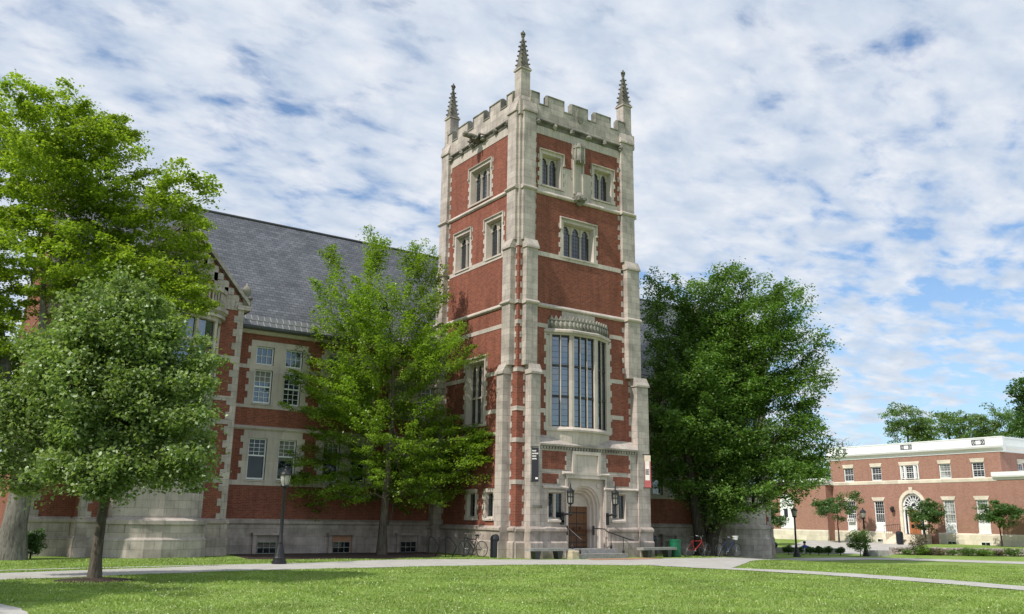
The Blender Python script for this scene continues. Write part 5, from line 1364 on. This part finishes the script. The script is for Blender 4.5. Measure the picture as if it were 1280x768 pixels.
far_lantern(-1.85, 'dark lantern on the brick left of the far arched doorway'); far_lantern(2.1, 'dark lantern on the brick right of the far arched doorway')

# handrails of the tower steps
def hand(pts, posts, label):
    t = empty('handrail', pts[0], label, 'handrail'); m = MB(); m.tube(pts, .026, 6); m.build('rail', 'iron', t)
    for x, y, zb, zt in posts:
        m = MB(); m.tube([(x, y, zb), (x, y, zt)], .016, 5); m.lathe((x, y, zb), [(.05, 0), (.055, .12), (.02, .2)], 8); m.build('post', 'iron', t)
    m = MB(); x, y, z = pts[0]; m.box(WORLD, x - .03, x + .03, y - .03, y + .06, z - .3, z + .12); m.build('wall_plate', 'iron', t)
hand([(4.10, -.42, 1.28), (4.20, -.62, 1.28), (4.45, -.80, 1.26), (4.52, -.84, 1.16), (5.5, -1.36, .80), (5.66, -1.42, .79)], [(4.68, -.95, .4, 1.10), (5.18, -1.22, .2, .90)], 'black iron handrail right of the tower steps')
hand([(2.55, -.42, 1.28), (2.50, -.62, 1.28), (2.50, -.75, 1.20), (2.58, -1.38, .82), (2.6, -1.48, .80)], [(2.51, -.86, .4, 1.12), (2.57, -1.30, .2, .86)], 'black iron handrail left of the tower steps')
m = MB(); m.box(FRONT, 1.92, 2.36, 1.12, 1.55, -.1, .36); o = m.build('stone_block', 'sandstone'); tag(o, 'pale worn sandstone block left of the tower steps', 'stone block')
bv = o.modifiers.new('bevel', 'BEVEL'); bv.width = .06; bv.segments = 3

# banners
def text(body, size, fr, u, n, z, mat, parent, name='lettering', bold=True, tall=1.0):
    cu = bpy.data.curves.new(name, 'FONT'); cu.body = body; cu.size = size; cu.extrude = .002; cu.align_x = 'LEFT'; cu.offset = .006 if bold else 0
    tmp = bpy.data.objects.new(name, cu); me = bpy.data.meshes.new_from_object(tmp); bpy.data.objects.remove(tmp); me.materials.append(MATS[mat])
    M4 = Matrix((( fr.u.x, 0, fr.n.x, 0), (fr.u.y, 0, fr.n.y, 0), (fr.u.z, 1, fr.n.z, 0), (0, 0, 0, 1))); p = fr.P(u, n, z)
    me.transform(Matrix.Translation(p) @ M4 @ Matrix.Diagonal((1, tall, 1, 1)))
    o = bpy.data.objects.new(name, me); COL.objects.link(o)
    if parent: o.parent = parent; me.transform(Matrix.Translation(-parent.location))
    return o
def banner(corner, du, h, label, mats):
    d = Vector(du).normalized(); n = Vector((d.y, -d.x, 0)); w = Vector(du).length; fr = Fr(corner, d, n)
    t = empty('banner', corner, label, 'banner'); m = MB()
    m.tube([fr.P(-.08, 0, h + .02), fr.P(w, 0, h + .02)], .02, 6); m.tube([fr.P(-.08, 0, -.02), fr.P(w, 0, -.02)], .02, 6); m.build('rod', 'iron', t)
    return t, fr, w
# black banner hung from the left front buttress, face turned to the left
t, fr, w = banner(FRONT.P(.52, .47, 3.30), (.20, -.24, 0), 1.46, 'narrow black banner with white lettering left of the tower entrance', None)
m = MB(); m.box(fr, 0, w, -.008, .008, 0, 1.44); m.build('cloth', 'banner_black', t)
for i, s_ in enumerate(('THAT', 'MUSEUM', 'WITH', 'MUSIC')): text(s_, .070, fr, .02, .010, 1.28 - i * .115, 'banner_white', t)
m = MB(); m.box(fr, w * .55, w * .92, .008, .011, .07, .15); m.build('emblem', 'banner_white', t)
t, fr, w = banner(FRONT.P(7.27, .50, 3.22), (.22, -.2, 0), 1.55, 'pale red and white banner with dark letters on the right buttress', None)
m = MB(); m.box(fr, 0, w, -.008, .008, 0, .34); m.box(fr, 0, w * .1, -.008, .008, .34, 1.25); m.box(fr, w * .8, w, -.008, .008, .34, 1.25); m.build('red_border', 'banner_red', t)
m = MB(); m.box(fr, 0, w, -.008, .008, 1.25, 1.53); m.build('top_panel', 'banner_cream', t)
m = MB(); m.box(fr, w * .1, w * .8, -.0075, .0075, .34, 1.25); m.build('cloth', 'banner_white', t)
text('EE', .17, fr, w * .14, .009, .62, 'banner_black', t, tall=2.0)

# backpack and seated person by the hedge
m = MB(); m.blob((30.55, 10.7, .07), (.2, .16, .22), 8, 2, .12); m.tube([(30.4, 10.5, .2), (30.38, 10.45, .05), (30.42, 10.5, -.08)], .02, 5); tag(m.build('backpack', 'dark_bin'), 'dark rounded bag lying on the granite seat wall', 'bag')
def person(base, face):
    t = empty('person', base, 'person in a blue top and pale trousers sitting on the ground behind the hedge', 'person'); d = Vector((math.cos(face), math.sin(face), 0)); s = Vector((-d.y, d.x, 0)); b = Vector(base)
    def P(f, l, z): return tuple(b + d * f + s * l + Vector((0, 0, z)) - b)
    V = []; E_ = []; Rr = []
    def add(p, r, par=None):
        V.append(p); Rr.append(r)
        if par is not None: E_.append((par, len(V) - 1))
        return len(V) - 1
    pel = add(P(0, 0, .14), .15); sp = add(P(-.03, 0, .32), .13, pel); ch = add(P(.0, 0, .50), .15, sp); nk = add(P(.04, 0, .64), .06, ch); hd = add(P(.06, 0, .74), .085, nk); tp = add(P(.05, 0, .86), .07, hd)
    for l in (-1, 1):
        h_ = add(P(.05, l * .10, .14), .10, pel); k_ = add(P(.42, l * .13, .42), .075, h_); a_ = add(P(.72, l * .13, .09), .05, k_); add(P(.90, l * .14, .05), .04, a_)
        sh = add(P(.0, l * .19, .54), .065, ch); el = add(P(.18, l * .26, .36), .05, sh); wr = add(P(.40, l * .16, .44), .035, el); add(P(.48, l * .13, .45), .035, wr)
    me = bpy.data.meshes.new('body'); me.from_pydata(V, E_, []); o = bpy.data.objects.new('body', me); COL.objects.link(o); o.parent = t
    mod = o.modifiers.new('skin', 'SKIN')
    for i, sv in enumerate(me.skin_vertices[0].data): sv.radius = (Rr[i], Rr[i]); sv.use_root = (i == 0)
    ss = o.modifiers.new('sub', 'SUBSURF'); ss.levels = ss.render_levels = 2
    dg = bpy.context.evaluated_depsgraph_get(); me2 = bpy.data.meshes.new_from_object(o.evaluated_get(dg)); o.modifiers.clear(); o.data = me2
    for mt in ('skin', 'shirt_blue', 'trouser'): me2.materials.append(MATS[mt])
    for p in me2.polygons:
        c = p.center; f = c.dot(d); l = abs(c.dot(s)); p.use_smooth = True
        p.material_index = 0 if (c.z > .63 or f > .80 or (f > .36 and l > .0 and c.z > .40 and l < .2 and c.z < .5 and f > .40 and l > .09 and False)) else (2 if c.z < .26 or (f > .16 and c.z < .46 and l < .19) else 1)
    m = MB(); m.blob(b + d * .035 + Vector((0, 0, .83)), (.105, .105, .10), 5, 2, .1); m.build('hair', 'hair', t, True)
    m = MB()
    for l in (-1, 1): m.blob(b + d * .145 + s * (l * .035) + Vector((0, 0, .76)), (.012, .014, .01), 5, 1, .0)
    m.build('eyes', 'hair', t)
person((30.75, 8.3, -.5), R(200))

# weed stalks standing in the lawn
wd = empty('weed_clump', (-8.6, -10.6, 0), 'thin pale seeding weed stalks standing up in the lawn', 'plant')
wd.location = (-8.75, -11.9, 0); m = MB()
for i in range(7):
    x, y = -8.75 + random.uniform(-.5, .5), -11.9 + random.uniform(-.4, .4); h = random.uniform(.18, .34); m.tube([(x, y, 0), (x + .02, y, h * .6), (x + random.uniform(-.05, .05), y, h)], .0035, 4); m.blob((x + .01, y, h), (.014, .014, .022), i, 1, .3)
m.build('stalks', 'leaf_pink', wd)
